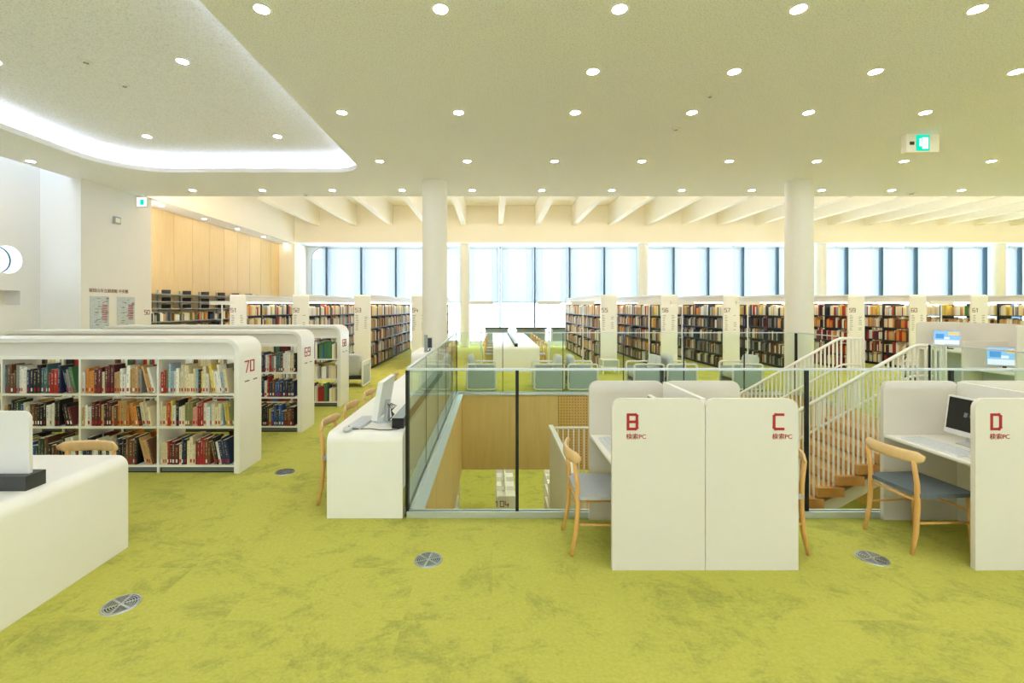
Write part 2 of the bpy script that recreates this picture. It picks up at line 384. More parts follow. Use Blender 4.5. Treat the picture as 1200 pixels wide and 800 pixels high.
# ------------------------------------------------------------------ dimensions of the place
CZ = 4.39                       # main ceiling
XL, XR, YB = -9.29, 27.0, -5.0  # room shell
VX0, VX1, VY0, VY1 = -.71, 6.05, 3.735, 8.95   # glass lines round the void
HX0, HX1, HY0, HY1 = -.60, 6.05, 3.80, 8.85    # the opening itself
YW = 20.2                       # window plane
YF = 18.9                       # bulkhead in front of the window soffit
YE = 10.74                      # edge of the main ceiling
PIT, GX = 1.544, -1.2           # window module
LOW = -4.0

# floor
f = MB()
for a in [(XL, HX0-.04, YB, YW+.2), (HX1+.04, XR, YB, YW+.2), (HX0-.04, HX1+.04, YB, HY0-.04), (HX0-.04, HX1+.04, HY1+.04, YW+.2)]: f.box(*a, -.12, 0)
struct('floor', f, M['carpet'], 'bright yellow-green mottled carpet of the upper storey')
# slab body around the opening: soffit of the storey below
f = MB()
for a in [(XL, HX0-.06, YB, 22), (HX1+.06, 14, YB, 22), (HX0-.06, HX1+.06, YB, HY0-.06), (HX0-.06, HX1+.06, HY1+.06, 22)]: f.box(*a, -1.47, -.121)
struct('ceiling_lower', f, M['wall'], 'white ceiling slab of the lower storey')
f = MB(); f.box(XL, 14, YB, 22, LOW-.1, LOW); struct('floor_lower', f, M['carpet'], 'yellow-green carpet of the lower storey seen through the opening')
f = MB(); f.box(XL-.1, 14, 22, 22.1, LOW, -.2); struct('wall_lower_far', f, M['wall'], 'white far wall of the lower storey')
f = MB(); f.box(XL-.1, XL, YB, 22, LOW, -.13); struct('wall_lower_side', f, M['wall'], 'white side wall of the lower storey')
f = MB(); f.box(14, 14.1, YB, 22.1, LOW, -.13); struct('wall_lower_end', f, M['wall'], 'white end wall of the lower storey')
f = MB(); f.box(XL, 14, YB-.1, YB, LOW, -.13); struct('wall_lower_back', f, M['wall'], 'white back wall of the lower storey')
# opening faces clad with wood boards
def cladding(name, label, n, span, place, m):
    base = MB(); place(base, span[0], span[1], .06, .03)
    root = struct(name, base, M['board'], label)
    w = (span[1]-span[0])/n
    for i in range(n):
        p = MB(); place(p, span[0]+i*w+.004, span[0]+(i+1)*w-.004, .03, .0); p.build('wood_panel', m[i % len(m)] if isinstance(m, list) else m, root)
cladding('wall_void_far', 'pale wood boards facing the far side of the floor opening', 7, (HX0, HX1), lambda b, s, e, o, i: b.box(s, e, HY1+i, HY1+o, -1.47, -.0), [M['board'], M['board'], M['acoustic'], M['acoustic'], M['acoustic'], M['board'], M['board']])
cladding('wall_void_side', 'pale wood boards facing the side of the floor opening under the long desk', 5, (HY0, HY1), lambda b, s, e, o, i: b.box(HX0-o, HX0-i, s, e, -1.47, -.0), M['board'])
cladding('wall_void_stair', 'pale wood boards facing the stair side of the floor opening', 5, (HY0, HY1), lambda b, s, e, o, i: b.box(HX1+i, HX1+o, s, e, -1.47, -.0), M['board'])
cladding('wall_void_near', 'pale wood boards facing the near side of the floor opening', 7, (HX0, HX1), lambda b, s, e, o, i: b.box(s, e, HY0-o, HY0-i, -1.47, -.0), M['board'])
# metal ledge between glass and opening
f = MB(); f.box(VX0+.02, HX0+.02, HY0, HY1, .001, .02); f.box(VX0+.02, VX1, VY0+.02, HY0+.02, .001, .02); f.box(VX0+.02, VX1, HY1-.02, VY1-.02, .001, .02)
struct('trim_1', f, M['alu'], 'pale metal ledge around the floor opening')

# walls
f = MB(); f.box(XL-.2, XR+.2, YB-.2, YB, 0, 1.5); f.box(XL-.2, XR+.2, YB-.2, YB, 2.2, 6.2)  # openings for a window band added behind the camera as frontal fill
k = -5
while GX+k*PIT < XR:
    f.box(GX+k*PIT-.12, GX+k*PIT+.12, YB-.2, YB, 1.5, 2.2); k += 1
struct('wall_back', f, M['wall'], 'white unseen back wall with a window band added for fill light')
f = MB(); f.box(XL, XR, YB-.12, YB-.1, 1.5, 2.2); struct('window_26', f, M['pane'], 'window band added to the unseen back wall for fill light')
f = MB(); f.box(XR, XR+.2, YB, YW+.2, 0, 6.2); struct('wall_end', f, M['wall'], 'white end wall beyond the shelving')
# porthole wall at the alcove: plane with a round hole and a slot
def holed(mb, x, thick, y0, y1, z0, z1, circ, rect):
    (cy, cz, r) = circ; (ry0, ry1, rz0, rz1) = rect
    ys = sorted({y0, y1, cy-r*1.3, cy+r*1.3, ry0, ry1}); zs = sorted({z0, z1, cz-r*1.3, cz+r*1.3, rz0, rz1})
    for a, b in zip(ys, ys[1:]):
        for c, d in zip(zs, zs[1:]):
            my, mz = (a+b)/2, (c+d)/2
            if ry0 < my < ry1 and rz0 < mz < rz1: continue
            if abs(my-cy) < r*1.3 and abs(mz-cz) < r*1.3: continue
            mb.box(x-thick, x, a, b, c, d)
    n = 32; R = r*1.3
    for i in range(n):
        t0, t1 = 2*PI*i/n, 2*PI*(i+1)/n
        def sq(t):
            c, s = math.cos(t), math.sin(t); k = R/max(abs(c), abs(s)); return (cy+c*k, cz+s*k)
        p = [(cy+r*math.cos(t0), cz+r*math.sin(t0)), (cy+r*math.cos(t1), cz+r*math.sin(t1)), sq(t1), sq(t0)]
        mb.prism(p, 'x', x-thick, x)
f = MB(); POR = (8.59, 2.65, .265); holed(f, XL, .3, YB, 9.2, 0, 6.2, POR, (7.3, 8.82, 1.78, 2.06))
wl = struct('wall_left', f, M['wall'], 'white alcove wall with a porthole and a slot')
f = MB(); f.box(XL-.34, XL-.3, 7.2, 8.9, 1.7, 2.14); f.build('slot_backing', M['cream'], wl)
w = MB(); w.prism([(POR[0]+.27*math.cos(2*PI*i/32), POR[1]+.27*math.sin(2*PI*i/32)) for i in range(32)], 'x', XL-.26, XL-.25)
wo = struct('window_1', w, M['pane'], 'round porthole window in the white alcove wall')
w = MB(); w.tube([(XL-.24, POR[0]+.262*math.cos(2*PI*i/40), POR[1]+.262*math.sin(2*PI*i/40)) for i in range(40)], .018, 6, True); w.build('window_frame', M['mullion'], wo, smooth=True)
# wall block with the floor guide, and its return
f = MB(); f.box(-8.65, -8.45, 9.2, 11.1, 0, CZ); f.box(XL-.3, -8.65, 9.2, 9.4, 0, 6.2); f.box(-8.65, -8.45, 9.2, 9.4, CZ, 6.2)
wg = struct('wall_guide', f, M['wall'], 'white wall block carrying the library name and floor guides')
f = MB(); f.box(-8.65, -8.45, YB, 9.2, CZ+.1, 6.2); struct('wall_alcove_upstand', f, M['wall'], 'white upstand over the ceiling edge at the alcove')
f = MB(); f.box(XL-.3, -8.65, YB, 5.0, 6.2, 6.3); f.box(XL-.3, -8.45, 9.1, 9.4, 6.2, 6.3); struct('ceiling_alcove', f, M['wall'], 'white roof of the alcove light shaft')
f = MB(); f.box(XL-.3, -8.45, 5.0, 9.1, 6.22, 6.24); struct('window_2', f, M['pane'], 'skylight pane over the alcove')
# wood wall
f = MB(); f.box(-9.2, -9.03, 11.1, YF, 0, CZ); ww = struct('wall_wood', f, M['wood'], 'pale wood veneer wall of tall vertical panels')
y = 11.08
while y < YF-.05:
    p = MB(); p.box(-9.03, -9.0, y+.006, min(y+.79, YF)-.006, 0, CZ-.02); p.build('wood_panel', M['wood'], ww); y += .79
# cream end wall + window reveal
f = MB(); f.box(-9.2, -8.35, YF, YW, 0, 6.0); struct('wall_corner', f, M['cream'], 'cream wall pier between wood panels and windows')
# main ceiling with rounded coffer
CX0, CX1, CY0, CY1 = -7.3, -2.53, -2.5, 8.83; RL, RR = 1.0, .55
def coffer(off, n=12):
    pts = []
    for (x, y_, r, a0) in [(CX0-off, CY0-off, RL+off, PI), (CX1+off, CY0-off, RR+off, 1.5*PI), (CX1+off, CY1+off, RR+off, 0), (CX0-off, CY1+off, RL+off, .5*PI)]:
        cx = x+r if x < -5 else x-r; cy = y_+r if y_ < 0 else y_-r
        pts += [(cx+r*math.cos(a0+.5*PI*i/n), cy+r*math.sin(a0+.5*PI*i/n)) for i in range(n+1)]
    return pts
f = MB(); Z = CZ
def rect(mb, x0, x1, y0, y1, z): mb.quad((x0, y0, z), (x0, y1, z), (x1, y1, z), (x1, y0, z))
rect(f, -8.65, CX0, YB, YE, Z); rect(f, CX1, XR, YB, YE, Z); rect(f, CX0, CX1, YB, CY0, Z); rect(f, CX0, CX1, CY1, YE, Z)
L0 = coffer(0); n1 = 13
for k, cor in enumerate([(CX0, CY0), (CX1, CY0), (CX1, CY1), (CX0, CY1)]):
    a = L0[k*n1:(k+1)*n1]
    for p, q in zip(a, a[1:]): f.add([(cor[0], cor[1], Z), (q[0], q[1], Z), (p[0], p[1], Z)], [(0, 1, 2)])
rect(f, -9.2, -8.35, 11.1, YF, Z); rect(f, -8.65, -8.35, YE, 11.1, Z)          # soffit strip along the wood wall
f.quad((-8.65, YB, Z), (-8.65, YB, Z+.1), (-8.65, 9.2, Z+.1), (-8.65, 9.2, Z))
f.quad((-8.35, YE, Z), (XR, YE, Z), (XR, YE, Z+.08), (-8.35, YE, Z+.08))
rect(f, -8.35, XR, YE-.25, YE, Z+.08)
struct('ceiling', f, M['ceil'], 'cream speckled main ceiling with downlights')
L1 = coffer(.16); m = len(L0)
f = MB()
for i in range(m):
    j = (i+1) % m; a, b, c, d = L0[i], L0[j], L1[i], L1[j]
    f.quad((*a, Z), (*b, Z), (*b, Z+.085), (*a, Z+.085)); f.quad((*a, Z+.085), (*b, Z+.085), (*d, Z+.085), (*c, Z+.085)); f.quad((*c, Z+.085), (*d, Z+.085), (*d, Z+.34), (*c, Z+.34))
ct = struct('trim_2', f, M['white'] if 0 else M['wall'], 'white rounded lip of the ceiling recess')
f = MB(); f.add([(*p, Z+.34) for p in L1[::-1]], [tuple(range(m))]); struct('ceiling_recess', f, M['ceil'], 'raised speckled ceiling inside the rounded recess')
L2, L3 = coffer(.10), coffer(.14); f = MB()
for i in range(m):
    j = (i+1) % m
    f.quad((*L2[i], Z+.09), (*L3[i], Z+.09), (*L3[j], Z+.09), (*L2[j], Z+.09)); f.quad((*L2[i], Z+.09), (*L2[j], Z+.09), (*L2[j], Z+.1), (*L2[i], Z+.1))
tag(f.build('cove_light', M['cove']), 'cool white cove light strip running round the ceiling recess', 'cove light')
# upper ceiling, upstands, beams
f = MB(); f.box(-8.6, XR, YE-.4, YF+.2, 6.0, 6.1); cu = struct('ceiling_upper', f, M['cream'], 'raised cream ceiling with deep white beams over the shelving')
k = -4
while GX+k*PIT < XR-.3:
    x = GX+k*PIT; b = MB(); b.box(x-.1, x+.1, YE-.2, YF, 5.17, 6.0); b.build('beam', M['cream'], cu); k += 1
f = MB(); f.box(-8.6, -8.35, YE-.3, YF, Z+.01, 6.0); struct('wall_upstand_side', f, M['cream'], 'cream upstand beside the beamed ceiling')
f = MB(); f.box(-8.6, XR, YE-.35, YE-.25, Z+.01, 6.0); struct('wall_upstand_near', f, M['cream'], 'cream upstand at the main ceiling edge')
f = MB(); f.box(-8.35, XR, YF, YF+.15, 4.45, 6.0); struct('wall_bulkhead', f, M['cream'], 'cream bulkhead band over the window row')
f = MB(); f.box(-8.35, XR, YF+.15, YW+.2, 4.45, 4.55); struct('ceiling_window', f, M['wall'], 'white soffit in front of the windows')
f = MB(); f.box(-8.3, XR-.1, YE-.2, YE-.14, Z+.085, Z+.12); tag(f.build('added_fill_strip', M['strip']), 'warm fill light strip added out of view on the main ceiling edge', 'uplight')  # added unseen light that brightens the beams and bulkhead
# plinth + windows
f = MB(); f.box(-8.35, XR, YW-.05, YW+.15, 0, .22); struct('baseboard_window', f, M['white'], 'low white plinth under the windows')
f = MB(); f.box(-8.35, XR, YW-.06, YW+.12, 4.38, 4.45); f.box(-8.35, -8.12, YW-.02, YW+.1, .22, 4.4); struct('trim_3', f, M['alu'], 'pale metal window head')
k = -5; wn = 3; GL = 'tall windows behind white blinds'
while GX+k*PIT < XR-1.5:
    x0, x1 = GX+k*PIT, GX+(k+1)*PIT
    if k == -5: x0 = -8.12
    w = MB(); w.box(x0+.03, x1-.03, YW+.03, YW+.045, .22, 4.4)
    wo = struct('window_%d' % wn, w, M['pane'], 'tall window pane between slate blue mullions'); wn += 1
    mm = MB(); mm.box(x1-.035, x1+.035, YW-.30, YW+.09, .22, 4.38); mm.build('mullion', M['mullion'], wo)
    if k == -5:
        q = MB(); q.prism([(-8.12, 4.38), (-7.62, 4.38)]+[(-7.62-.5*math.sin(a*PI/16), 3.88+.5*math.cos(a*PI/16)) for a in range(0, 9)], 'y', YW-.05, YW+.06); q.build('frame_corner', M['alu'], wo)
        q = MB(); q.tube([(-7.40, YW-.06, 4.37), (-7.62, YW-.06, 4.37)]+[(-7.62-.5*math.sin(a*PI/16), YW-.06, 3.87+.5*math.cos(a*PI/16)) for a in range(0, 9)]+[(-8.12, YW-.06, .3)], .016, 6); q.build('window_frame', M['mullion'], wo, smooth=True)
    bl = thing('venetian_blind', 'white slatted venetian blind hanging in a tall window bay', 'blind', ((x0+x1)/2, YW-.16, 0), group=GL)
    hw = (x1-x0)/2-.05; hw0 = hw-.42 if k == -5 else hw
    s = MB(); z = 4.28
    while z > 1.95:
        c = (hw-hw0) if z > 3.9 else 0
        s.add([(-hw+c, -.03, z+.0435), (hw, -.03, z+.0435), (hw, .03, z-.0435), (-hw+c, .03, z-.0435)], [(0, 1, 2, 3)]); z -= .086
    so = s.build('slats', M['slat'], bl); so['kind'] = 'stuff'
    q = MB(); q.box(-hw0, hw, -.03, .03, 4.32, 4.37); q.box(hw*.5, hw*.5+.04, -.02, .02, 4.37, 4.451); q.build('head_rail', M['slat'], bl)
    q = MB(); q.box(-hw, hw, -.02, .02, 1.90, 1.93); q.build('bottom_rail', M['slat'], bl)
    q = MB()
    for xx in (-hw*.6, hw*.6): q.box(xx-.006, xx+.006, -.028, -.027, 1.93, 4.32)
    q.build('ladder_tape', M['slat'], bl)
    k += 1
# columns
def column(x, y, r, z1, lab):
    c = MB(); c.cyl((x, y, 0), (x, y, z1), r, n=40); return struct('column', c, M['column'], lab, ang=50)
column(-1.22, 9.5, .26, CZ, 'round white column behind the low terminal counter')
column(6.5, 9.5, .26, CZ, 'round white column behind the stair balustrade')
column(14.22, 9.5, .26, CZ, 'round white column beyond the terminal carrels')
for x in (-1.2, 6.52, 14.24, 21.96): column(x, 19.45, .22, 4.45, 'slim round white column in front of the windows')

# ------------------------------------------------------------------ lights
dl = thing('ceiling_downlight', 'small round glowing downlight recessed in the speckled main ceiling', 'downlight', group='downlights in the main ceiling')
q = MB(); q.lathe([(.062, -.002), (.085, -.004), (.09, 0)], n=20); q.build('trim_ring', M['wall'], dl)
q = MB(); q.add([(.062*math.cos(2*PI*i/20), -.062*math.sin(2*PI*i/20), -.003) for i in range(20)], [tuple(range(20))]); q.build('lens', M['lamp'], dl)
spots = []
for yy in (3.98, 6.105, 8.15, 10.19, 1.94, -.1, -2.2, -4.2):
    for i in range(-5, 17):
        x = -.46+1.59*i
        if -7.5 < x < -2.3 and yy < 9: continue
        if yy < 3 and (x > 12 or x < -8.5): continue
        if x < -8.3: continue
        spots.append((x, yy))
for i in range(1, 6): spots.append((-.46+1.59*i, 5.04))
spots += [(-8.4, 8.15), (-8.35, 6.1)]
first = True
for x, yy in spots:
    if first: dl.location = (x, yy, CZ); first = False
    else: dup(dl, (x, yy, CZ), 0)
for x in (-6.06, -3.77):
    for yy in (7.86, 5.45, 3.05, .6): dup(dl, (x, yy, CZ+.34), 0, 'small round glowing downlight in the raised rounded ceiling recess', 'downlights in the ceiling recess')
for i in range(5):
    o = dup(dl, (-8.68, 11.75+1.75*i, CZ), 0, 'small round downlight in the soffit above the wood panels', 'downlights above the wood wall')
    for c in bpy.data.objects:
        if c.parent == o and c.name.startswith('lens'): c.data = c.data.copy(); c.data.materials[0] = M['lampdim']
for x in (-5.0, -1.8, 1.2, 4.0, 7.5):  # unseen lamps added to brighten the lower storey
    for yy in (10.2, 12.4, 15, 18): 
        o = dup(dl, (x, yy, -1.47), 0, 'small round fill lamp added out of view in the lower storey ceiling', 'added fill lamps of the lower storey')
        for c in bpy.data.objects:
            if c.parent == o and c.name.startswith('lens'): c.data = c.data.copy(); c.data.materials[0] = M['lampfill']
def disc(name, x, y_, z, r, lab, cat, m='wall'):
    t = thing(name, lab, cat, (x, y_, z))
    q = MB(); q.lathe([(0, -.03), (r*.5, -.03), (r*.55, -.012), (r, -.008), (r, -.0005)], n=20); q.build('body', M[m], t, ang=40)
    q = MB(); q.lathe([(r*.2, -.031), (r*.35, -.033), (r*.4, -.03)], n=16); q.build('sensor', M['charcoal'], t)
def pix(u, v, z):
    d = (CAMH-z)*F/(v-359); return ((u-577)*d/F, d)
disc('smoke_detector', *pix(146, 99, CZ+.34), CZ+.34, .06, 'small sensor with a dark centre in the raised ceiling recess', 'sensor')
disc('smoke_detector', *pix(101, 71, CZ+.34), CZ+.34, .07, 'pale sensor disc in the ceiling recess, further from the cove corner', 'sensor')
disc('smoke_detector', *pix(792, 150, CZ), CZ, .06, 'sprinkler sensor between two downlight rows near the glass rail', 'sensor')
disc('smoke_detector', *pix(832, 111, CZ), CZ, .05, 'tiny ceiling sensor between downlights above the carrels', 'sensor')
disc('smoke_detector', *pix(358, 227.5, CZ), CZ, .10, 'oval ceiling speaker at the ceiling edge before the wood wall', 'speaker')
disc('smoke_detector', *pix(1068, 226, CZ), CZ, .10, 'oval ceiling speaker at the ceiling edge before the window row', 'speaker')

# exit signs
t = thing('exit_sign', 'green lit exit sign box under the ceiling above the stair', 'exit sign', (6.58, 6.85, CZ-.28))
q = MB(); q.box(-.25, .25, 0, .09, 0, .28); q.build('housing', M['cream'], t)
q = MB(); q.box(-.1, .1, -.006, 0, .02, .26); g = q.build('sign_face', M['exitgreen'], t)
q = MB(); q.box(-.01, .075, -.009, -.006, .05, .22); q.build('door_symbol', M['exitwhite'], g)
q = MB(); q.blob((-.04, -.009, .19), (.018, .002, .018)); q.box(-.055, -.02, -.009, -.006, .09, .165); q.build('running_figure', M['exitwhite'], g)
q = MB(); q.box(-.2, -.13, -.004, 0, .11, .16); q.build('speaker_grille', M['charcoal'], t)
q = MB(); q.cyl((.15, .045, .28), (.15, .045, .2801), .02); q.build('mount', M['wall'], t)
t = thing('exit_sign', 'small green and white exit sign on the white wall corner', 'exit sign', (-8.26, 10.55, CZ-.3))
q = MB(); q.box(-.13, .13, 0, .05, 0, .24); q.build('housing', M['white'], t)
q = MB(); q.box(-.11, .11, -.005, 0, .02, .22); g = q.build('sign_face', M['exitwhite'], t)
q = MB(); q.box(-.03, .06, -.008, -.005, .05, .18); q.build('running_figure', M['exitgreen'], g)
q = MB(); q.box(-.02, .02, .01, .04, .24, .30); q.build('mount', M['white'], t)
# speaker on wall, guide boards
t = thing('wall_speaker', 'small grey wall speaker high on the white guide wall', 'speaker', (-8.45, 10.05, 3.6))
q = MB(); q.box(0, .05, -.08, .08, 0, .16); q.build('body', M['greyshelf'], t)
q = MB(); q.prism(rrect(-.06, .06, .03, .13, .03), 'x', .05, .056); q.build('grille', M['cream'], t)
t = thing('name_lettering', 'red lettering of the library name on the white guide wall', 'lettering', (-8.45, 9.38, 2.06))
typed('lettering', '福知山市立図書館 中央館', M['brown'], (0.002, 0, 0), (0, 1, 0), (0, 0, 1), .09, t, .002)
for k, (y0, y1, lab) in enumerate([(9.40, 9.87, 'blue floor plan guide on the white wall, nearer the alcove'), (10.08, 10.58, 'blue floor plan guide on the white wall, nearer shelf number 50')]):
    t = thing('floor_guide', lab, 'floor guide', (-8.45, y0, 1.15))
    q = MB(); q.box(0.0005, .006, 0, y1-y0, 0, .82); q.build('board', M['board_print'], t)
    q = MB(); rr = random.Random(k)
    for i in range(46):
        a = rr.uniform(.2, .92)*(y1-y0); z = .05+.74*rr.random(); q.box(.006, .008, a, min(a+rr.uniform(.02, .1), y1-y0-.01), z, z+rr.uniform(.004, .014))
    q.build('plan_lines', M['ink'], t)['kind'] = 'stuff'
    q = MB()
    for i in range(9): q.box(.006, .008, .62*(y1-y0), .9*(y1-y0), .3+.04*i, .318+.04*i)
    q.build('legend', M['red'], t)['kind'] = 'stuff'

# ------------------------------------------------------------------ glass balustrades
def balustrade(label, p0, p1, joints, gap=.02, group=None, post=.024, pd=.012):
    """glass fence from p0 to p1 (floor points along an axis)"""
    v = Vector((p1[0]-p0[0], p1[1]-p0[1], 0)); Ln = v.length; rz = math.atan2(v.y, v.x)
    t = thing('glass_balustrade', label, 'balustrade', (p0[0], p0[1], 0), rz)
    js = [0]+joints+[Ln]
    for a, b in zip(js, js[1:]):
        q = MB(); q.box(a+.014, b-.014, -.006, .006, .05, 1.215); q.build('glass_pane', M['glass'], t)
    for i, j in enumerate(js):
        w_ = post
        q = MB(); q.box(j-w_/2, j+w_/2, -(pd if 0 < i < len(js)-1 else .012), (pd if 0 < i < len(js)-1 else .012), .0, 1.218); q.build('post', M['dark'], t)
    q = MB(); q.box(0, Ln, -.014, .014, 1.219, 1.236); q.build('top_rail', M['alu'], t)
    q = MB(); q.box(0, Ln, -.03, -.013, 0, .05); q.box(0, Ln, .013, .03, 0, .05); q.build('base_channel', M['alu'], t)
    return t
jx = [.206-VX0+1.206*i for i in range(5)]
balustrade('clear glass balustrade with dark posts along the opening beside the search carrels', (VX0, VY0), (VX1, VY0), jx, post=.026)
balustrade('clear glass balustrade across the edge of the opening beside the armchairs', (VX0, VY1), (VX1, VY1), jx, post=.014)
balustrade('clear glass balustrade beside the long white desk', (VX0, VY0+.045), (VX0, VY1-.045), [1.03*i for i in range(1, 5)], post=.008, pd=.004)
balustrade('clear glass balustrade between the carrels and the stair head', (VX1, VY0+.045), (VX1, 6.2), [1.22], post=.012)
balustrade('short clear glass balustrade between the stair head and the round column', (VX1, 7.85), (VX1, VY1-.045), [], post=.012)

# ------------------------------------------------------------------ stair
ST = thing('staircase', 'oak tread staircase with white balusters descending through the floor opening', 'staircase', (0, 0, 0))
TX, GO, RI, NT = 6.04, .28, .157, 10
tm = MB(); tm.box(-.20, .17, 6.26, 7.80, -.13, 0); tme = tm.mesh('tread', M['tread'])
for i in range(1, NT+1):
    o = link('tread', tme, ST, (TX-GO*i+.11, 0, -RI*i))
q = MB(); sl = RI/GO
xb = TX-GO*NT
q.prism([(TX-.005, -.32), (TX-.005, -.52), (xb-.2, -.52-sl*(TX-xb+.2)+.05), (xb-.2, -.32-sl*(TX-xb+.2)+.05)], 'y', 6.38, 7.68); q.build('soffit', M['white'], ST)
# landing
LZ = -RI*NT; LX0 = 1.03
q = MB(); q.box(LX0+.03, xb-.12, 6.26, 7.80, LZ-.14, LZ); q.build('landing', M['tread'], ST)
q = MB(); q.box(LX0-.03, LX0, 4.9, 7.82, LOW, LZ+1.21); q.build('side_panel', M['panel'], ST)
q = MB(); q.box(LX0-.045, LX0+.03, 4.9, 7.84, LZ+1.21, LZ+1.25); q.build('top_rail', M['white'], ST)
q = MB(); q.box(LX0+.03, xb, 6.40, 7.7, LZ-.4, LZ-.14); q.build('landing_beam', M['white'], ST)
bal_len = 1.2
bme = MB(); bme.box(-.0105, .0105, -.0105, .0105, 0, 1); bmesh_bal = bme.mesh('baluster', M['white'])
for sy in (6.33, 7.72):
    x = xb-.1
    while x < TX-.02:
        zr = 1.2-sl*(5.97-x) if x < 5.97 else 1.2
        i = max(1, min(NT, int(math.ceil((TX-x-.0)/GO)))); zb = -RI*i
        o = link('baluster', bmesh_bal, ST, (x, sy, zb)); o.scale = (1, 1, zr-zb); x += .07
    for x in (6.12, 6.19, 6.26, 6.33):
        o = link('baluster', bmesh_bal, ST, (x, sy, 0)); o.scale = (1, 1, 1.2)
    q = MB(); q.tube([(xb-.15, sy, 1.2-sl*(5.97-xb+.15)), (5.90, sy, 1.2-sl*.07), (5.99, sy, 1.2), (6.37, sy, 1.2), (6.39, sy, 1.18), (6.39, sy, 0)], .024, 8); q.build('top_rail', M['white'], ST, smooth=True)
    s2 = sy+.06 if sy < 7 else sy-.06
    q = MB(); q.tube([(xb-.1, s2, .76-sl*(5.97-xb+.1)), (5.92, s2, .76-sl*.05), (6.0, s2, .76), (6.3, s2, .76)], .017, 8); q.build('handrail', M['white'], ST, smooth=True)
x = LX0+.1
while x < xb-.15:
    for sy in ((7.72,) if x < xb else ()):
        o = link('baluster', bmesh_bal, ST, (x, sy, LZ)); o.scale = (1, 1, 1.21)
    x += .09
q = MB(); q.tube([(LX0-.02, 7.72, LZ+1.23), (xb-.15, 7.72, LZ+1.23)], .022, 8); q.build('top_rail', M['white'], ST, smooth=True)

# ------------------------------------------------------------------ wooden chair
def chair(seatm):
    t = thing('wooden_chair', 'x', 'chair')
    # faces +x ; origin at floor centre
    W, D, SH = .205, .19, .42
    for s in (-1, 1):
        q = MB(); q.tube([(D, s*W, 0), (D-.005, s*(W-.005), .2), (D-.01, s*(W-.01), SH)], [.012, .016, .0165], 10); q.build('leg', M['chair'], t, smooth=True)
        q = MB(); q.tube([(-D-.055, s*(W-.02), 0), (-D-.022, s*(W-.022), .16), (-D-.008, s*(W-.024), .34), (-D-.012, s*(W-.025), .5), (-D-.035, s*(W-.028), .66)], [.012, .0165, .018, .017, .014], 10); q.build('leg', M['chair'], t, smooth=True)
        q = MB(); q.tube([(-D-.018, s*(W-.022), .22), (D-.005, s*(W-.006), .22)], .0085, 8); q.build('stretcher', M['chair'], t, smooth=True)
    q = MB(); q.tube([(-D-.01, -W+.02, .375), (-D-.01, W-.02, .375)], .011, 8); q.build('rail', M['chair'], t, smooth=True)
    q = MB(); q.tube([(D-.008, -W+.01, .30), (D-.008, W-.01, .30)], .009, 8); q.build('rail', M['chair'], t, smooth=True)
    q = MB(); q.prism(rrect(-.205, .215, -.215, .215, .035), 'z', .405, .432); q.build('seat', seatm, t, ang=40)
    # curved backrest bar
    pts = []
    for i in range(13):
        a = -1+2*i/12; pts.append((-.245+.05*a*a*1.25-.012, a*.225))
    q = MB(); sec = []
    for i, (px, py) in enumerate(pts):
        e = min(1, (1-abs(-1+2*i/12))*5+.45); h = .042*e; th = .013*(.6+.4*e)
        for k in range(10):
            a = 2*PI*k/10; sec.append((px+th*math.cos(a)+.006*math.sin(a), py, .685+h*math.sin(a)))
    fs = []
    for i in range(12): fs += [(i*10+k, (i+1)*10+k, (i+1)*10+(k+1) % 10, i*10+(k+1) % 10) for k in range(10)]
    fs += [tuple(range(10)), tuple(range(120, 130))[::-1]]
    q.add(sec, fs); q.build('backrest', M['chairback'], t, smooth=True)
    return t
chA = chair(M['seat_grey']); chB = chair(M['seat_dark'])
usedA = [0]; 
def put(x, y_, rz, lab, grp, dark=False):
    c = chB if dark else chA
    if 'used' not in c: c['used'] = 1; c.location = (x, y_, 0); c.rotation_euler = (0, 0, rz); c['label'] = lab; c['group'] = grp; return c
    return dup(c, (x, y_, 0), rz, lab, grp)
put(.80, 3.33, 0, 'beech chair with a pale grey seat pulled to carrel B', 'beech chairs at the search carrels')
put(3.19, 3.36, math.radians(4), 'beech chair with a slate seat pulled to carrel D', 'beech chairs at the search carrels', True)
put(1.98, 3.34, PI, 'beech chair tucked into carrel C', 'beech chairs at the search carrels')
for i, d in enumerate((4.13, 4.76, 5.46, 6.14, 6.84)):
    put(-1.29, d, 0, 'beech chair at the long white desk, %s from the computer' % ORD[i], 'beech chairs along the long desk')
put(-3.06, 3.19, -PI/2, 'beech chair behind the white reading table facing the frosted divider', 'beech chairs at the white reading table')
put(-4.35, 3.22, -PI/2, 'beech chair behind the white reading table beyond the frosted divider edge', 'beech chairs at the white reading table')
for i in range(6):
    put(.0, 12.55+.92*i, 0, 'beech chair at the long central table facing away from rack 54, %s from the armchairs' % ORD[i], 'beech chairs round the central table')
    put(1.28, 12.55+.92*i, PI, 'beech chair at the long central table on the rack 55 side, %s from the armchairs' % ORD[i], 'beech chairs round the central table')

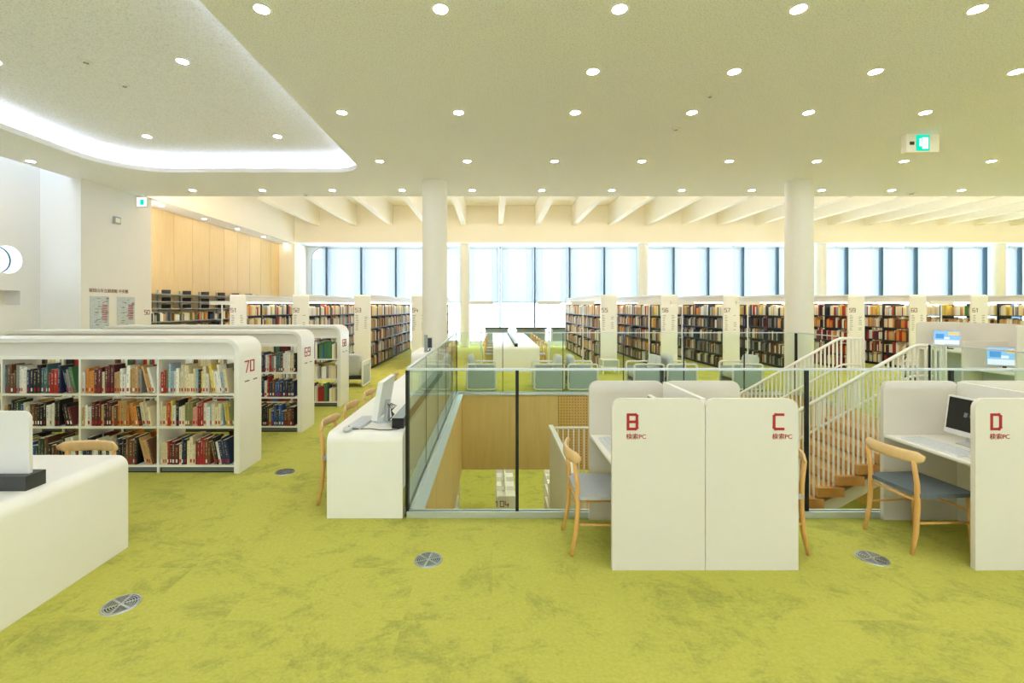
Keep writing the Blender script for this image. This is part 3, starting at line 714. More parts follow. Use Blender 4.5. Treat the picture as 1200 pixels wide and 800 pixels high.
# ------------------------------------------------------------------ carrels
def carrel(x0, letters, lab):
    """double search carrel, two seats facing a middle screen"""
    Wd, Y0, Y1, H = .62, 2.973, 3.705, 1.138
    t = thing('study_carrel', lab, 'carrel', (x0, Y0, 0)); D = Y1-Y0; th = .032
    for k in range(2):
        a, b = k*Wd+.002, (k+1)*Wd-.002
        q = MB(); q.prism(rrect(a, b, 0, H, .07, 8, (0, 0, 1, 1)), 'y', 0, th); fp = q.build('front_panel', M['panel'], t, ang=40)
        q = MB(); q.prism(rrect(a, b, 0, H, .07, 8, (0, 0, 1, 1)), 'y', D-th, D); q.build('back_panel', M['panel'], t, ang=40)
        s = .095
        if letters[k]:
            lx = a+.105 if k == 0 else b-.105-.62*s
            if k == 1: lx = b-.10-.062
            strokes(letters[k], (lx, 0, .938), (1, 0, 0), (0, 0, 1), s, .0165).build('letter', M['red'], fp)
            typed('lettering', '検索PC', M['red'], (lx-.014, -.0015, .873), (1, 0, 0), (0, 0, 1), .042, fp, .001)
        # desk top
        dx0, dx1 = (.01, Wd-.02) if k == 0 else (Wd+.02, 2*Wd-.01)
        q = MB(); q.prism(rrect(dx0, dx1, .672, .70, .01, 3), 'y', th+.001, D-th-.001); q.build('desk_top', M['white'], t, ang=40)
    q = MB(); q.prism(rrect(th+.001, D-th-.001, 0, H-.005, .05, 6, (0, 0, 0, 0)), 'x', Wd-.016, Wd+.016); q.build('middle_screen', M['white'], t)
    return t
carrel(.793, 'BC', 'white double search carrel lettered B and C'); carrel(3.205, 'D\0'.replace('\0', ' ').split(' ')[0:1]+[''], 'white double search carrel lettered D holding a dark-screened computer')
def computer(x, y_, z, s, lab, group, screen=True):
    z += .001
    """flat all-in-one: s=+1 faces -x, s=-1 faces +x"""
    t = thing('desktop_computer', lab, 'computer', (x, y_, z), 0 if s > 0 else PI, group)
    tilt = .13
    def sh(px, pz): return px+pz*tilt
    q = MB()
    for (y0, y1, z0, z1, a, b) in [(-.235, .235, .055, .345, 0, .028)]:
        q.add([(sh(a, z0), y0, z0), (sh(b, z0), y0, z0), (sh(b, z0), y1, z0), (sh(a, z0), y1, z0), (sh(a, z1), y0, z1), (sh(b, z1), y0, z1), (sh(b, z1), y1, z1), (sh(a, z1), y1, z1)], [(0,3,2,1),(4,5,6,7),(0,1,5,4),(1,2,6,5),(2,3,7,6),(3,0,4,7)])
    q.build('display_case', M['plastic'], t)
    q = MB(); z0, z1, y0, y1 = .092, .335, -.222, .222
    q.add([(sh(-.002, z0), y0, z0), (sh(-.002, z0), y1, z0), (sh(-.002, z1), y1, z1), (sh(-.002, z1), y0, z1)], [(0, 1, 2, 3)]); sc = q.build('screen', M['screen'], t)
    q = MB(); g = lambda yy, zz: (sh(-.004, zz), yy, zz)
    for i in range(7): q.add([g(.06-i*.018, .205), g(.048-i*.018, .205), g(.048-i*.018, .222), g(.06-i*.018, .222)], [(0, 1, 2, 3)])
    q.add([g(.1, .2), g(.075, .2), g(.07, .232), g(.095, .236)], [(0, 1, 2, 3)]); q.build('logo', M['logo'], sc)
    q = MB(); q.prism([(-.05, 0), (.12, 0), (.12, .008), (.07, .012), (.075, .14), (.05, .15), (.03, .015), (-.05, .008)], 'y', -.09, .09); q.build('stand', M['silver'], t)
    k = MB(); k.prism([(-.155, 0), (0, 0), (0, .022), (-.155, .010)], 'y', -.215, .215)
    kt = thing('keyboard', lab.replace('all-in-one computer', 'keyboard').replace('standing', 'lying'), 'keyboard', (x-(.20 if s > 0 else -.20), y_+.0, z), 0 if s > 0 else PI, group.replace('computers', 'keyboards'))
    k.build('body', M['plastic'], kt); kk = MB()
    for r in range(5):
        for c in range(14):
            xx = -.148+.029*r; yy = -.205+.0293*c; zz = .0115+(.155+xx)*.0775
            kk.box(xx, xx+.023, yy, yy+.024, zz-.001, zz+.004)
    kk.build('keycaps', M['keys'], kt)['kind'] = 'stuff'
    mo = MB(); mo.blob((0, 0, .015), (.05, .03, .0149), 14, 8, 2.4)
    mt = thing('computer_mouse', lab.replace('all-in-one computer', 'computer mouse').replace('standing', 'lying'), 'mouse', (x-(.28 if s > 0 else -.28), y_-(.275 if s > 0 else -.275), z), 0, group.replace('computers', 'mice'))
    mo.build('body', M['plastic'], mt, smooth=True); w = MB(); w.cyl((-.03, -.004, .028), (-.03, .004, .028), .006); w.build('scroll_wheel', M['silver'], mt)
    return t
GC = 'search carrel computers'
computer(3.60, 3.345, .70, 1, 'white all-in-one computer with a dark screen standing in carrel D', GC)
computer(1.195, 3.345, .70, 1, 'white all-in-one computer standing in carrel B', GC)
computer(1.62, 3.345, .70, -1, 'white all-in-one computer standing in carrel C', GC)

# ------------------------------------------------------------------ desks
def waterfall(axis, s, e, a, b, H, th, r=.07, far=True):
    """arch profile along the span s..e (2D: span, z), extruded a..b"""
    n = 7; out = []; inn = []
    out += [(s, 0)]+[(s+r-r*math.cos(.5*PI*i/n), H-r+r*math.sin(.5*PI*i/n)) for i in range(n+1)]
    out += [(e-r+r*math.sin(.5*PI*i/n), H-r+r*math.cos(.5*PI*i/n)) for i in range(n+1)]+[(e, 0)]
    r2 = max(.01, r-th)
    inn += [(e-th, 0)]+[(e-th-r2+r2*math.cos(.5*PI*i/n), H-th-r2+r2*math.sin(.5*PI*i/n)) for i in range(n+1)]
    inn += [(s+th+r2-r2*math.sin(.5*PI*i/n), H-th-r2+r2*math.cos(.5*PI*i/n)) for i in range(n+1)]+[(s+th, 0)]
    mb = MB()
    pts = out; qts = inn[::-1]; m_ = len(pts)
    def P(p, t): return (t, p[0], p[1]) if axis == 'x' else (p[0], t, p[1])
    vs = [P(p, a) for p in pts]+[P(p, a) for p in qts]+[P(p, b) for p in pts]+[P(p, b) for p in qts]
    fs = []
    for i in range(m_-1):
        fs += [(i, i+1, m_+i+1, m_+i), (2*m_+i+1, 2*m_+i, 3*m_+i, 3*m_+i+1), (i+1, i, 2*m_+i, 2*m_+i+1), (m_+i, m_+i+1, 3*m_+i+1, 3*m_+i)]
    fs += [(0, m_, 3*m_, 2*m_), (m_-1, 2*m_-1+0, 4*m_-1, 3*m_-1)]
    mb.add(vs, fs); return mb
def fixn(o):
    bm = bmesh.new(); bm.from_mesh(o.data); bmesh.ops.recalc_face_normals(bm, faces=bm.faces); bm.to_mesh(o.data); bm.free(); return o
# long desk beside the glass
t = thing('long_desk', 'long white desk with rounded ends beside the glass balustrade', 'desk', (-1.367, 3.70, 0))
fixn(waterfall('x', 0, 3.5, 0, .625, .70, .04, .075).build('desk_body', M['white'], t, ang=40))
q = MB(); q.box(.59, .61, .05, 3.45, .2, .655); q.build('modesty_panel', M['white'], t)
def power_rail(x, y0, y1, z, lab, w=.10):
    t = thing('power_rail', lab, 'power rail', (x, y0, z))
    q = MB(); q.box(-w/2, w/2, .004, y1-y0, 0, .085); q.build('housing', M['charcoal'], t)
    q = MB(); q.box(-w/2-.001, w/2+.001, 0, .004, 0, .086); q.build('end_cap', M['dark'], t)
    q = MB(); q.box(-w/2+.006, w/2-.006, .01, y1-y0-.01, .085, .088); q.build('top_cover', M['greyshelf'], t)
    return t
power_rail(-.815, 3.86, 6.9, .70, 'dark power rail box lying along the glass side of the long desk')
# computer on the long desk seen from the side
t = thing('desktop_computer', 'white monitor seen edge-on standing on the long white desk', 'computer', (-1.02, 4.12, .70))
q = MB(); q.add([(-.03+.0, -.24, .06), (.02, -.24, .06), (.02, .24, .06), (-.03, .24, .06), (.03, -.24, .39), (.075, -.24, .39), (.075, .24, .39), (.03, .24, .39)], [(0,3,2,1),(4,5,6,7),(0,1,5,4),(1,2,6,5),(2,3,7,6),(3,0,4,7)]); q.build('display_case', M['plastic'], t)
q = MB(); q.add([(-.026, -.225, .09), (-.026, .225, .09), (.0265, .225, .38), (.0265, -.225, .38)], [(0, 1, 2, 3)]); q.build('screen', M['screen'], t)
q = MB(); q.lathe([(0, .012), (.10, .012), (.105, .004), (.105, 0)], (.03, 0, 0)); q.tube([(.05, 0, .01), (.055, 0, .1), (.05, 0, .2)], [.03, .025, .035], 10); q.build('stand', M['silver'], t, ang=40)
q = MB()
rr = random.Random(5)
for i in range(4):
    q.tube([(.055, -.02+.012*i, .17), (.10+.01*i, -.05+.03*i, .13), (.09, .0, .09), (.11, -.03*i+.04, .05), (.08, -.06, .02)], .004, 6)
q.build('cables', M['charcoal'], t, smooth=True)
kt = thing('keyboard', 'white keyboard lying before the monitor on the long white desk', 'keyboard', (-1.18, 4.04, .70), math.radians(-6))
q = MB(); q.prism([(-.075, 0), (.075, 0), (.075, .022), (-.075, .010)], 'y', -.21, .21); q.build('body', M['silver'], kt)
kk = MB()
for r in range(5):
    for c in range(14):
        xx = -.07+.028*r; yy = -.2+.0285*c; zz = .0105+(xx+.075)*.08; kk.box(xx, xx+.022, yy, yy+.023, zz-.001, zz+.004)
kk.build('keycaps', M['keys'], kt)['kind'] = 'stuff'
mt = thing('computer_mouse', 'white mouse lying near the rounded end of the long desk', 'mouse', (-1.22, 3.78, .70)); q = MB(); q.blob((0, 0, .016), (.035, .055, .0159), 14, 8, 2.4); q.build('body', M['silver'], mt, smooth=True)
q = MB(); q.cyl((-.004, .03, .03), (.004, .03, .03), .006); q.build('scroll_wheel', M['charcoal'], mt)
q = MB(); q.tube([(-1.19, 3.82, .705), (-1.05, 3.84, .704), (-.95, 3.80, .704), (-.87, 3.80, .704), (-.80, 3.83, .704), (-.77, 3.92, .704)], .004, 6)
tag(q.build('mouse_cable', M['charcoal'], smooth=True), 'thin cable looping over the end of the long desk', 'cable')
# taller terminal counter beyond it
t = thing('terminal_counter', 'tall white counter with a rounded top at the end of the long desk', 'counter', (-1.40, 7.72, 0))
fixn(waterfall('x', 0, 1.15, 0, .62, .95, .05, .10).build('counter_body', M['white'], t, ang=40))
q = MB(); q.box(.02, .60, .06, 1.09, .45, .47); q.build('shelf', M['white'], t)
t = thing('desktop_computer', 'small grey terminal screen standing on the tall white counter', 'terminal', (-1.06, 7.95, .95))
q = MB(); q.prism(rrect(-.10, .0, .05, .26, .01), 'y', 0, .03); q.build('display_case', M['silver'], t)
q = MB(); q.prism(rrect(-.085, -.015, .07, .24, .004), 'y', -.003, 0); q.build('screen', M['charcoal'], t)
q = MB(); q.box(-.09, -.01, -.02, .09, 0, .012); q.box(-.06, -.04, .01, .025, .012, .06); q.build('stand', M['dark'], t)
t = thing('book_stand', 'thin grey leaflet holder beside the terminal screen on the tall counter', 'leaflet holder', (-1.17, 7.9, .95))
q = MB(); q.box(-.03, .03, 0, .01, 0, .30); q.build('back_plate', M['greyshelf'], t); q = MB(); q.box(-.03, .03, -.06, 0, 0, .01); q.build('foot', M['greyshelf'], t)
# reading table at the frame edge
t = thing('reading_table', 'white reading table with a rounded edge and a frosted divider on it', 'table', (-6.6, 2.1, 0))
fixn(waterfall('y', 0, 3.95, 0, 1.16, .67, .045, .075).build('table_body', M['white'], t, ang=40))
t = thing('desk_divider', 'frosted white divider panel with a rounded corner on a dark base', 'divider', (-6.4, 2.68, .67))
q = MB(); q.box(0, 3.67, -.06, .06, 0, .085); q.build('base', M['charcoal'], t)
q = MB(); q.prism(rrect(0, 3.64, .085, .455, .05, 6, (0, 0, 1, 1)), 'y', -.010, .010); q.build('panel', M['frost'], t, ang=40)
# central table
t = thing('reading_table', 'long white central table running towards the windows between racks', 'table', (.02, 11.93, 0))
fixn(waterfall('x', 0, 6.5, 0, 1.24, .67, .045, .075).build('table_body', M['white'], t, ang=40))
power_rail(.64, 12.0, 18.3, .67, 'dark power rail box along the middle of the central table', .08)
for i, yy in enumerate((12.5, 14.6, 16.7)):
    t = thing('table_lamp', 'slim white T-shaped lamp on the central table, %s from the armchairs' % ORD[i], 'lamp', (.64, yy, .759))
    q = MB(); q.cyl((0, 0, 0), (0, 0, 1.05), .009, n=8); q.build('lamp_pole', M['white'], t)
    q = MB(); q.box(-.035, .035, -.28, .28, 1.05, 1.075); h = q.build('lamp_head', M['cream'], t)
    q = MB(); q.box(-.025, .025, -.26, .26, 1.046, 1.0499); q.build('light_strip', M['lamphead'], h)
# high counters at the windows
for i, (x0, x1) in enumerate([(-.33, .70), (1.0, 2.32), (2.5, 3.6)]):
    t = thing('window_counter', 'dark topped counter at the windows with slim rails, %s from the slim column' % ORD[i], 'counter', (x0, 18.95, 0), group='counters at the windows')
    q = MB(); q.box(0, x1-x0, 0, .45, .80, .86); q.build('top', M['charcoal'], t)
    for (a, b) in [(.04, .04), (x1-x0-.04, .04), (.04, .41), (x1-x0-.04, .41)]:
        q = MB(); q.box(a-.015, a+.015, b-.015, b+.015, 0, .80); q.build('leg', M['white'], t)
    q = MB(); q.box(.02, x1-x0-.02, .42, .43, .25, .80); q.build('back_panel', M['fabric'], t)
    q = MB(); q.tube([(.05, .4, .86), (.05, .4, 1.25), (x1-x0-.05, .4, 1.25), (x1-x0-.05, .4, .86)], .008, 6); q.build('rail', M['white'], t)

# ------------------------------------------------------------------ armchairs with reading lamps
def armchair():
    t = thing('armchair', 'x', 'armchair')
    # origin floor centre, faces +x, arms along y
    L, W = .305, .30
    for s in (-1, 1):
        y_ = s*(W-.02)
        q = MB(); c = rrect(-L, L, .03, .55, .05, 5); q.tube([(a, y_, b) for a, b in c], .021, 8, True); q.build('arm_frame', M['white'], t, smooth=True)
        q = MB(); q.prism(rrect(-L+.03, L-.03, .06, .46, .03), 'y', y_-.006, y_+.006); q.build('side_panel', M['fabric'], t)
        for a in (-L+.08, L-.08):
            q = MB(); q.cyl((a, y_, 0), (a, y_, .035), .013, n=8); q.build('foot', M['dark'], t)
    q = MB(); q.blob((.03, 0, .32), (.26, .245, .085), 20, 8, 6); q.build('seat_cushion', M['cushion'], t, smooth=True)
    q = MB(); q.box(-.26, .27, -.25, .25, .17, .232); q.build('seat_base', M['charcoal'], t)
    q = MB(); q.blob((0, 0, 0), (.075, .245, .23), 20, 10, 5); b = q.build('back_cushion', M['cushion'], t, (-.195, 0, .50), smooth=True); b.rotation_euler = (0, -.16, 0)
    return t
ac = armchair(); firstac = [True]
def put_ac(x, y_, rz, lab, lamp=True):
    if firstac[0]: c = ac; c.location = (x, y_, 0); c.rotation_euler = (0, 0, rz); c['label'] = lab; firstac[0] = False
    else: c = dup(ac, (x, y_, 0), rz, lab)
    c['group'] = 'white framed lounge armchairs'
    return c
def arm_lamp(x, y_, lab):
    t = thing('reading_lamp', lab, 'lamp', (x, y_, .572), group='T-shaped reading lamps on the armchairs')
    q = MB(); q.cyl((0, 0, 0), (0, 0, .012), .03, n=12); q.build('lamp_foot', M['white'], t)
    q = MB(); q.cyl((0, 0, .012), (0, 0, 1.22), .013, n=8); q.build('lamp_pole', M['white'], t)
    q = MB(); q.box(-.24, .24, -.03, .03, 1.22, 1.29); h = q.build('lamp_head', M['cream'], t)
    q = MB(); q.box(-.22, .22, -.02, .02, 1.216, 1.2195); q.build('light_strip', M['lamphead'], h)
AY = 9.56
for i, (x, rz, nm) in enumerate([(-.23, 0, 'nearest the tall white counter'), (1.175, PI, 'facing the central table end'), (1.875, 0, 'back to back beside the square stool'), (3.245, PI, 'before rack 55, facing the square stool'), (3.93, 0, 'before rack 56, facing the stair'), (5.29, PI, 'beside the stair railing and round column'),
                            (-5.6, 0, 'hidden behind low rack 68'), (9.3, PI, 'behind the terminal carrels beyond the stair')]):
    nm = nm.replace('nearest ', 'beside ')
    put_ac(x, AY, rz, 'white framed grey armchair '+nm)
    arm_lamp(x, AY-.28, 'T-shaped lamp on the arm of the armchair '+nm)
put_ac(-3.08, 9.95, PI/2, 'white framed grey armchair turned away, beyond the end of rack 68')
# square stool
t = thing('square_stool', 'small square stool with white legs in front of rack 55', 'stool', (3.06, 11.75, 0))
q = MB(); q.box(-.2, .2, -.2, .2, .2, .355); q.build('seat', M['fabric'], t)
q = MB(); q.box(-.205, .205, -.205, .205, .355, .37); q.build('top_edge', M['white'], t)
for a in (-1, 1):
    for b in (-1, 1):
        q = MB(); q.box(a*.2-.01, a*.2+.01, b*.2-.01, b*.2+.01, 0, .355); q.build('leg', M['white'], t)

# ------------------------------------------------------------------ terminal carrels beyond the opening
X0, X1 = 7.59, 8.30
t = thing('terminal_carrel', 'white stepped terminal carrels with lit screens beyond the stair', 'carrel', (0, 0, 0))
q = MB(); q.box(X1, X1+.03, 5.7, 8.0, 0, 1.47); q.build('back_panel', M['panel'], t)
for (yy, h) in ((8.0, 1.475), (7.22, 1.19), (6.48, 1.475)):
    q = MB(); q.prism(rrect(X0, X1, 0, h, .05, 6, (0, 0, 0, 1)), 'y', yy, yy+.03); q.build('divider', M['panel'], t, ang=40)
q = MB(); q.box(X0+.02, X1, 7.26, 7.995, .99, 1.02); q.build('desk_top', M['white'], t)
q = MB(); q.box(X0+.02, X1, 6.52, 7.21, .74, .77); q.build('desk_top', M['white'], t)
q = MB(); q.box(X0+.3, X0+.32, 7.26, 7.995, 0, .99); q.box(X0+.3, X0+.32, 6.52, 7.21, 0, .74); q.build('modesty_panel', M['fabric'], t)
def terminal(x, y_, z, w, h, lab):
    z += .001
    t = thing('desktop_computer', lab, 'computer', (x, y_, z), math.radians(-38))
    q = MB(); q.prism(rrect(-w/2, w/2, .06, .06+h, .012), 'y', 0, .03); q.build('display_case', M['silver'], t, ang=40)
    q = MB(); q.box(-w/2+.014, w/2-.014, -.003, 0, .075, .045+h); s = q.build('screen', M['ui_sky'], t)
    q = MB(); q.box(-w/2+.02, w/2-.02, -.005, -.003, .08, .08+h*.28); q.box(-w*.1, w*.1, -.005, -.003, .06+h*.4, .06+h*.55); q.build('page', M['ui_white'], s)
    q = MB(); q.box(w*.05, w/2-.02, -.005, -.003, .06+h*.68, .06+h*.88); q.build('banner', M['ui_yellow'], s)
    q = MB(); q.box(-w*.4, -w*.1, -.005, -.003, .06+h*.45, .06+h*.75); q.build('picture', M['ui_blue'], s)
    q = MB(); q.box(-.08, .08, -.03, .08, 0, .015); q.box(-.02, .02, .01, .03, .015, .06); q.build('stand', M['dark'], t)
terminal(X0+.24, 7.72, 1.02, .34, .26, 'terminal screen with a blue page on the higher carrel desk beyond the stair')
terminal(X0+.28, 6.88, .77, .40, .30, 'terminal screen with a blue page on the lower carrel desk beyond the stair')

# ------------------------------------------------------------------ racks
def rack(name, lab, L, D, H, bays, shelves, top_in, num, loc, rz, low=True, group=None, legA=True):
    """double sided rack along local x, number on its +x end"""
    t = thing(name, lab, 'bookshelf', loc, rz, group)
    sh = waterfall('y', 0, L, -D/2, D/2, H, .045, .15 if low else .07)
    s = fixn(sh.build('shell', M['white'], t, ang=40))
    q = MB(); q.box(.05, L-.05, -D/2+.03, D/2-.03, top_in, H-.05); q.build('fascia', M['panel'], t)
    th = .022
    if low:
        for s_ in (-1, 1):
            q = MB(); q.box(.05, L-.05, s_*(D/2-.016)-.014, s_*(D/2-.016)+.014, top_in-.004, top_in+.032); q.build('label_rail', M['white'], t)
    bw = (L-.09)/bays
    for i in range(bays+1):
        x = .045+i*bw; x = min(max(x, .045+.011), L-.045-.011)
        q = MB(); q.box(x-.011, x+.011, -D/2+.02, D/2-.02, .0, top_in); q.build('upright', M['white'] if low else M['shelfshade'], t)
    for j, z in enumerate(shelves):
        if low:
            for i in range(bays):
                x = .045+i*bw; q = MB(); q.box(x+.012, x+bw-.012, -D/2+.015, D/2-.015, z-th, z); q.build('shelf_board', M['white'], t)
        else:
            q = MB(); q.box(.05, L-.05, -D/2+.0, D/2-.0, z-.025, z); q.build('shelf_board', M['shelfshade'], t)
    q = MB(); q.box(.05, L-.05, -D/2+.04, D/2-.04, 0, shelves[0]-th-.002)
    b = q.build('kick_plate', M['base'], t)
    if low:
        for i in range(bays):
            x = .045+i*bw
            for zz in (.018, .036): 
                q = MB(); q.box(x+.03, x+bw-.03, -D/2+.036, -D/2+.04, zz, zz+.006); q.build('grille_bar', M['greyshelf'], b)
    else:
        for s_ in (-1, 1):
            q = MB(); q.box(.08, L-.08, s_*(D/2-.028)-.01, s_*(D/2-.028)+.01, top_in-.012, top_in-.002); q.build('shelf_light', M['shelfled'], t)
    sz = .115 if low else .10
    off = -.115 if low else -D/2+.03
    if num: strokes(num, (L, off, H-.37 if low else 1.60), (0, 1, 0), (0, 0, 1), sz, .014).build('number', M['red'] if low else M['brown'], s)
    q = MB(); rr = random.Random(int(num or 1))
    if low:
        q.box(L, L+.002, -.12, -.03, H-.475, H-.462); q.box(L, L+.002, .05, .13, H-.475, H-.462)
    else:
        for k in range(9):
            z = 1.50-.05*k
            q.box(L, L+.002, -D/2+.04, -D/2+.04+rr.uniform(.05, .09), z, z+.012)
            if rr.random() < .8: q.box(L, L+.002, .06, .06+rr.uniform(.05, .09), z, z+.012)
    q.build('subject_list', M['ink'], s)['kind'] = 'stuff'
    return t
LOWZ = [.085, .49, .835]; LTOP = 1.2
LX = -6.85; LL = 4.2; LD = .45
for num, y_ in (('70', 4.69), ('69', 6.22), ('68', 7.82)):
    rack('low_bookshelf', 'low white double-sided bookshelf with rounded ends numbered '+numword(num), LL, LD, 1.415, 5, LOWZ, LTOP, num, (LX, y_+LD/2, 0), 0, True)
TALLZ = [.075, .41, .77, 1.14, 1.49]; TTOP = 1.86; TD = .45; TL_ = 6.1; TY = 12.4
TALL = {'51': -7.04, '52': -5.31, '53': -3.6, '54': -2.02, '55': 3.225, '56': 4.9, '57': 6.62, '58': 8.36, '59': 10.08, '60': 11.79, '61': 13.49, '62': 15.2}
for num, x in TALL.items():
    rack('tall_bookshelf', 'tall white-ended bookshelf full of books numbered '+numword(num), TL_, TD, 2.08, 7, TALLZ, TTOP, num, (x, TY+TL_, 0), -PI/2, False)
# wall shelves before the wood panels (50)
t = thing('wall_bookshelf', 'grey wall shelves before the wood panels with half empty upper boards', 'bookshelf', (-8.99, 11.15, 0))
WZ = [.08, .40, .72, 1.04, 1.36, 1.70, 1.89, 2.09]
for z in WZ:
    q = MB(); q.box(0, .36, 0, 6.0, z-.025, z); q.build('shelf_board', M['greyshelf'], t)
for i in range(8):
    q = MB(); q.box(0, .03, i*.85, i*.85+.03, 0, 2.2); q.build('upright', M['greyshelf'], t)
for z in WZ[5:]:
    for i in range(7):
        q = MB(); q.box(.06, .3, .12+i*.82, .135+i*.82, z, z+.11); q.box(.06, .3, .02+i*.82, .12+i*.82, z, z+.004); q.build('bookend', M['charcoal'], t)
strokes('50', (-8.4495, 10.88, 1.56), (0, 1, 0), (0, 0, 1), .10, .014).build('number', M['brown'], wg)

# ------------------------------------------------------------------ books
PAL = {'red': (168, 44, 40), 'navy': (38, 52, 88), 'black': (34, 32, 34), 'cream': (226, 214, 180), 'white': (232, 230, 222), 'tan': (196, 158, 104), 'brown': (112, 74, 48), 'orange': (214, 140, 60),
       'blue': (52, 92, 158), 'green': (72, 120, 80), 'grey': (140, 140, 138), 'teal': (70, 110, 118), 'yellow': (214, 190, 90), 'dark-green': (42, 66, 54), 'pale-blue': (160, 184, 200), 'maroon': (96, 34, 40), 'olive': (132, 132, 84), 'pink': (214, 150, 140)}
BM = {k: bookmat('book_'+k.replace('-', '_'), v) for k, v in PAL.items()}
def onebook(col, w, h, d, loc, tilt, lab, group, redlab):
    q = MB(); r = min(.006, w*.3)
    poly = [(0, r), (w*.25, 0), (w*.75, 0), (w, r), (w, d), (0, d)]
    q.prism(poly, 'z', 0, h); q.mi[1] = 1
    o = q.build('book', [BM[col], M['paper']]); o.location = loc; o.rotation_euler = (0, tilt, 0); tag(o, lab, 'book', group)
    s = MB(); s.box(w*.26, w*.74, -.0012, -.0002, .02, .055); s.build('spine_label', M['red'] if redlab else M['label'], o)
    return o
rng = random.Random(11)
NB = 0
def shelf_run(x0, x1, y_, z, gap, bay, tier, num, weights, hr, wr, red, fill=.97, lean=True):
    """fills one board; the books count from the end-panel side (x1)"""
    global NB
    specs = []; x = x0+.006
    items = []
    while True:
        col = rng.choices(list(weights), list(weights.values()))[0]
        run = rng.choice((1, 1, 1, 2, 3)); 
        for _ in range(run):
            w = rng.uniform(*wr); h = min(gap-.025, rng.uniform(*hr)); d = rng.uniform(.135, .165)
            items.append((col, w, h, d))
        if sum(i[1]+.0015 for i in items) > (x1-x0)*fill: break
    while sum(i[1]+.0015 for i in items) > (x1-x0)*fill-.01: items.pop()
    nlean = rng.randint(3, 7) if lean else 0
    th = math.radians(rng.uniform(7, 15)) if nlean else 0
    out = []
    n = len(items)
    k0 = n-nlean
    # remove a few to make room for leaning
    prev_h = 0
    for i, (col, w, h, d) in enumerate(items):
        if nlean and i >= k0:
            if i == k0: x += prev_h*math.sin(th)+.004
            step = w/math.cos(th)+.002
            if x+w > x1-.005: break
            out.append((col, w, h, d, x, -th)); x += step
        else:
            if x+w > x1-.004: break
            out.append((col, w, h, d, x, 0)); x += w+.0015; prev_h = h
    n = len(out)
    for i, (col, w, h, d, xx, tl) in enumerate(out):
        size = 'slim' if w < .02 else ('thick' if w > .034 else 'medium')
        lab = '%s %s book %s from the end-panel side, %s shelf, %s bay, rack %s' % (size, col, ORD[n-1-i] if n-1-i < 40 else 'last', tier, bay, numword(num))
        if tl: lab = lab.replace(' book ', ' leaning book ')
        yj = rng.uniform(0, .012)
        zz = z+.0008
        onebook(col, w, h, d, (xx, y_+.025+yj, zz), tl, lab, 'books on the %s shelf of rack %s' % (tier, num), rng.random() < red); NB += 1
mixA = {'white': 3, 'grey': 2, 'red': 1.2, 'navy': 2, 'green': .5, 'cream': 2, 'black': 1.5, 'teal': 1.2, 'brown': 1}
mixB = {'black': 3, 'brown': 2, 'navy': 2.2, 'tan': 1.5, 'blue': 1.2, 'dark-green': 1.5, 'maroon': 1, 'white': 1, 'grey': 1}
mixC = {'cream': 3, 'tan': 3, 'white': 2, 'orange': 1.5, 'brown': 1.5, 'maroon': 1, 'black': .8, 'grey': 1.2}
mixD = {'white': 3, 'cream': 3, 'red': 2, 'yellow': 2, 'orange': 1, 'pale-blue': 1.2, 'olive': 1, 'black': .7, 'tan': 1, 'pink': .7}
mixE = {'red': 2.5, 'maroon': 2, 'navy': 1.5, 'black': 1.5, 'cream': 1.5, 'blue': 1, 'white': 1.2, 'brown': 1.2, 'green': 1}
bw = (LL-.09)/5
TIER = ('bottom', 'middle', 'top'); GAPS = (.383, .323, .365)
plan = {2: [mixB, mixB, mixA], 3: [mixB, mixC, mixC], 4: [mixE, mixD, mixD]}
for b, nm in ((2, 'third'), (3, 'second'), (4, 'end')):
    for j in range(3):
        shelf_run(LX+.045+b*bw+.012, LX+.045+(b+1)*bw-.012, 4.69, LOWZ[j], GAPS[j], nm, TIER[j], '70', plan[b][j], ((.19, .29), (.19, .275), (.2, .31))[j], (.017, .042) if b != 4 else (.015, .036), .75, rng.choice((.88, .95, .97)))
for j in range(3):
    shelf_run(LX+.045+4*bw+.012, LX+.045+5*bw-.012, 6.22, LOWZ[j], GAPS[j], 'end', TIER[j], '69', (mixB, mixE, mixA)[j], (.19, .29), (.018, .042), .6, .97, False)
# all the other books, further off or facing away
BV = []; BF = []; BC = []
def fbox(cx, cy, cz, ax, ay, w, d, h, col):
    """book box: base corner c, ax thickness dir, ay depth dir"""
    n = len(BV)
    for zz in (.001, h):
        for (a, b) in ((0, 0), (w, 0), (w, d), (0, d)): BV.append((cx+ax[0]*a+ay[0]*b, cy+ax[1]*a+ay[1]*b, cz+zz))
    BF.extend([(n, n+1, n+5, n+4), (n+1, n+2, n+6, n+5), (n+3, n, n+4, n+7), (n+4, n+5, n+6, n+7)]); BC.extend([col]*4)
def frun(x, y_, z, ax, ay, length, gap, weights, r, wr=(.014, .04), hr=(.62, .9), fill=.96):
    cols = list(weights); ws = list(weights.values()); s = .016; col = None; left = 0
    while s < length*fill-.03:
        if left <= 0: col = r.choices(cols, ws)[0]; left = r.choice((1, 1, 2, 4)); hh = r.uniform(*hr)
        w = r.uniform(*wr); h = gap*min(.93, hh+r.uniform(-.06, .06)); d = r.uniform(.14, .175); k = r.uniform(.9, 1.35); left -= 1
        if r.random() < .02: s += r.uniform(.03, .12)
        if s+w > length-.016: break
        c = lin(PAL[col]); o = r.uniform(0, .02)
        fbox(x+ax[0]*s+ay[0]*o, y_+ax[1]*s+ay[1]*o, z, ax, ay, w-.001, d, h, (min(1, c[0]*k), min(1, c[1]*k), min(1, c[2]*k), 1)); s += w
r = random.Random(23)
mixLight = {'white': 5, 'cream': 4, 'tan': 1.5, 'orange': 1, 'red': .8, 'yellow': .8, 'pale-blue': 1, 'grey': 1, 'green': .3, 'brown': .5}
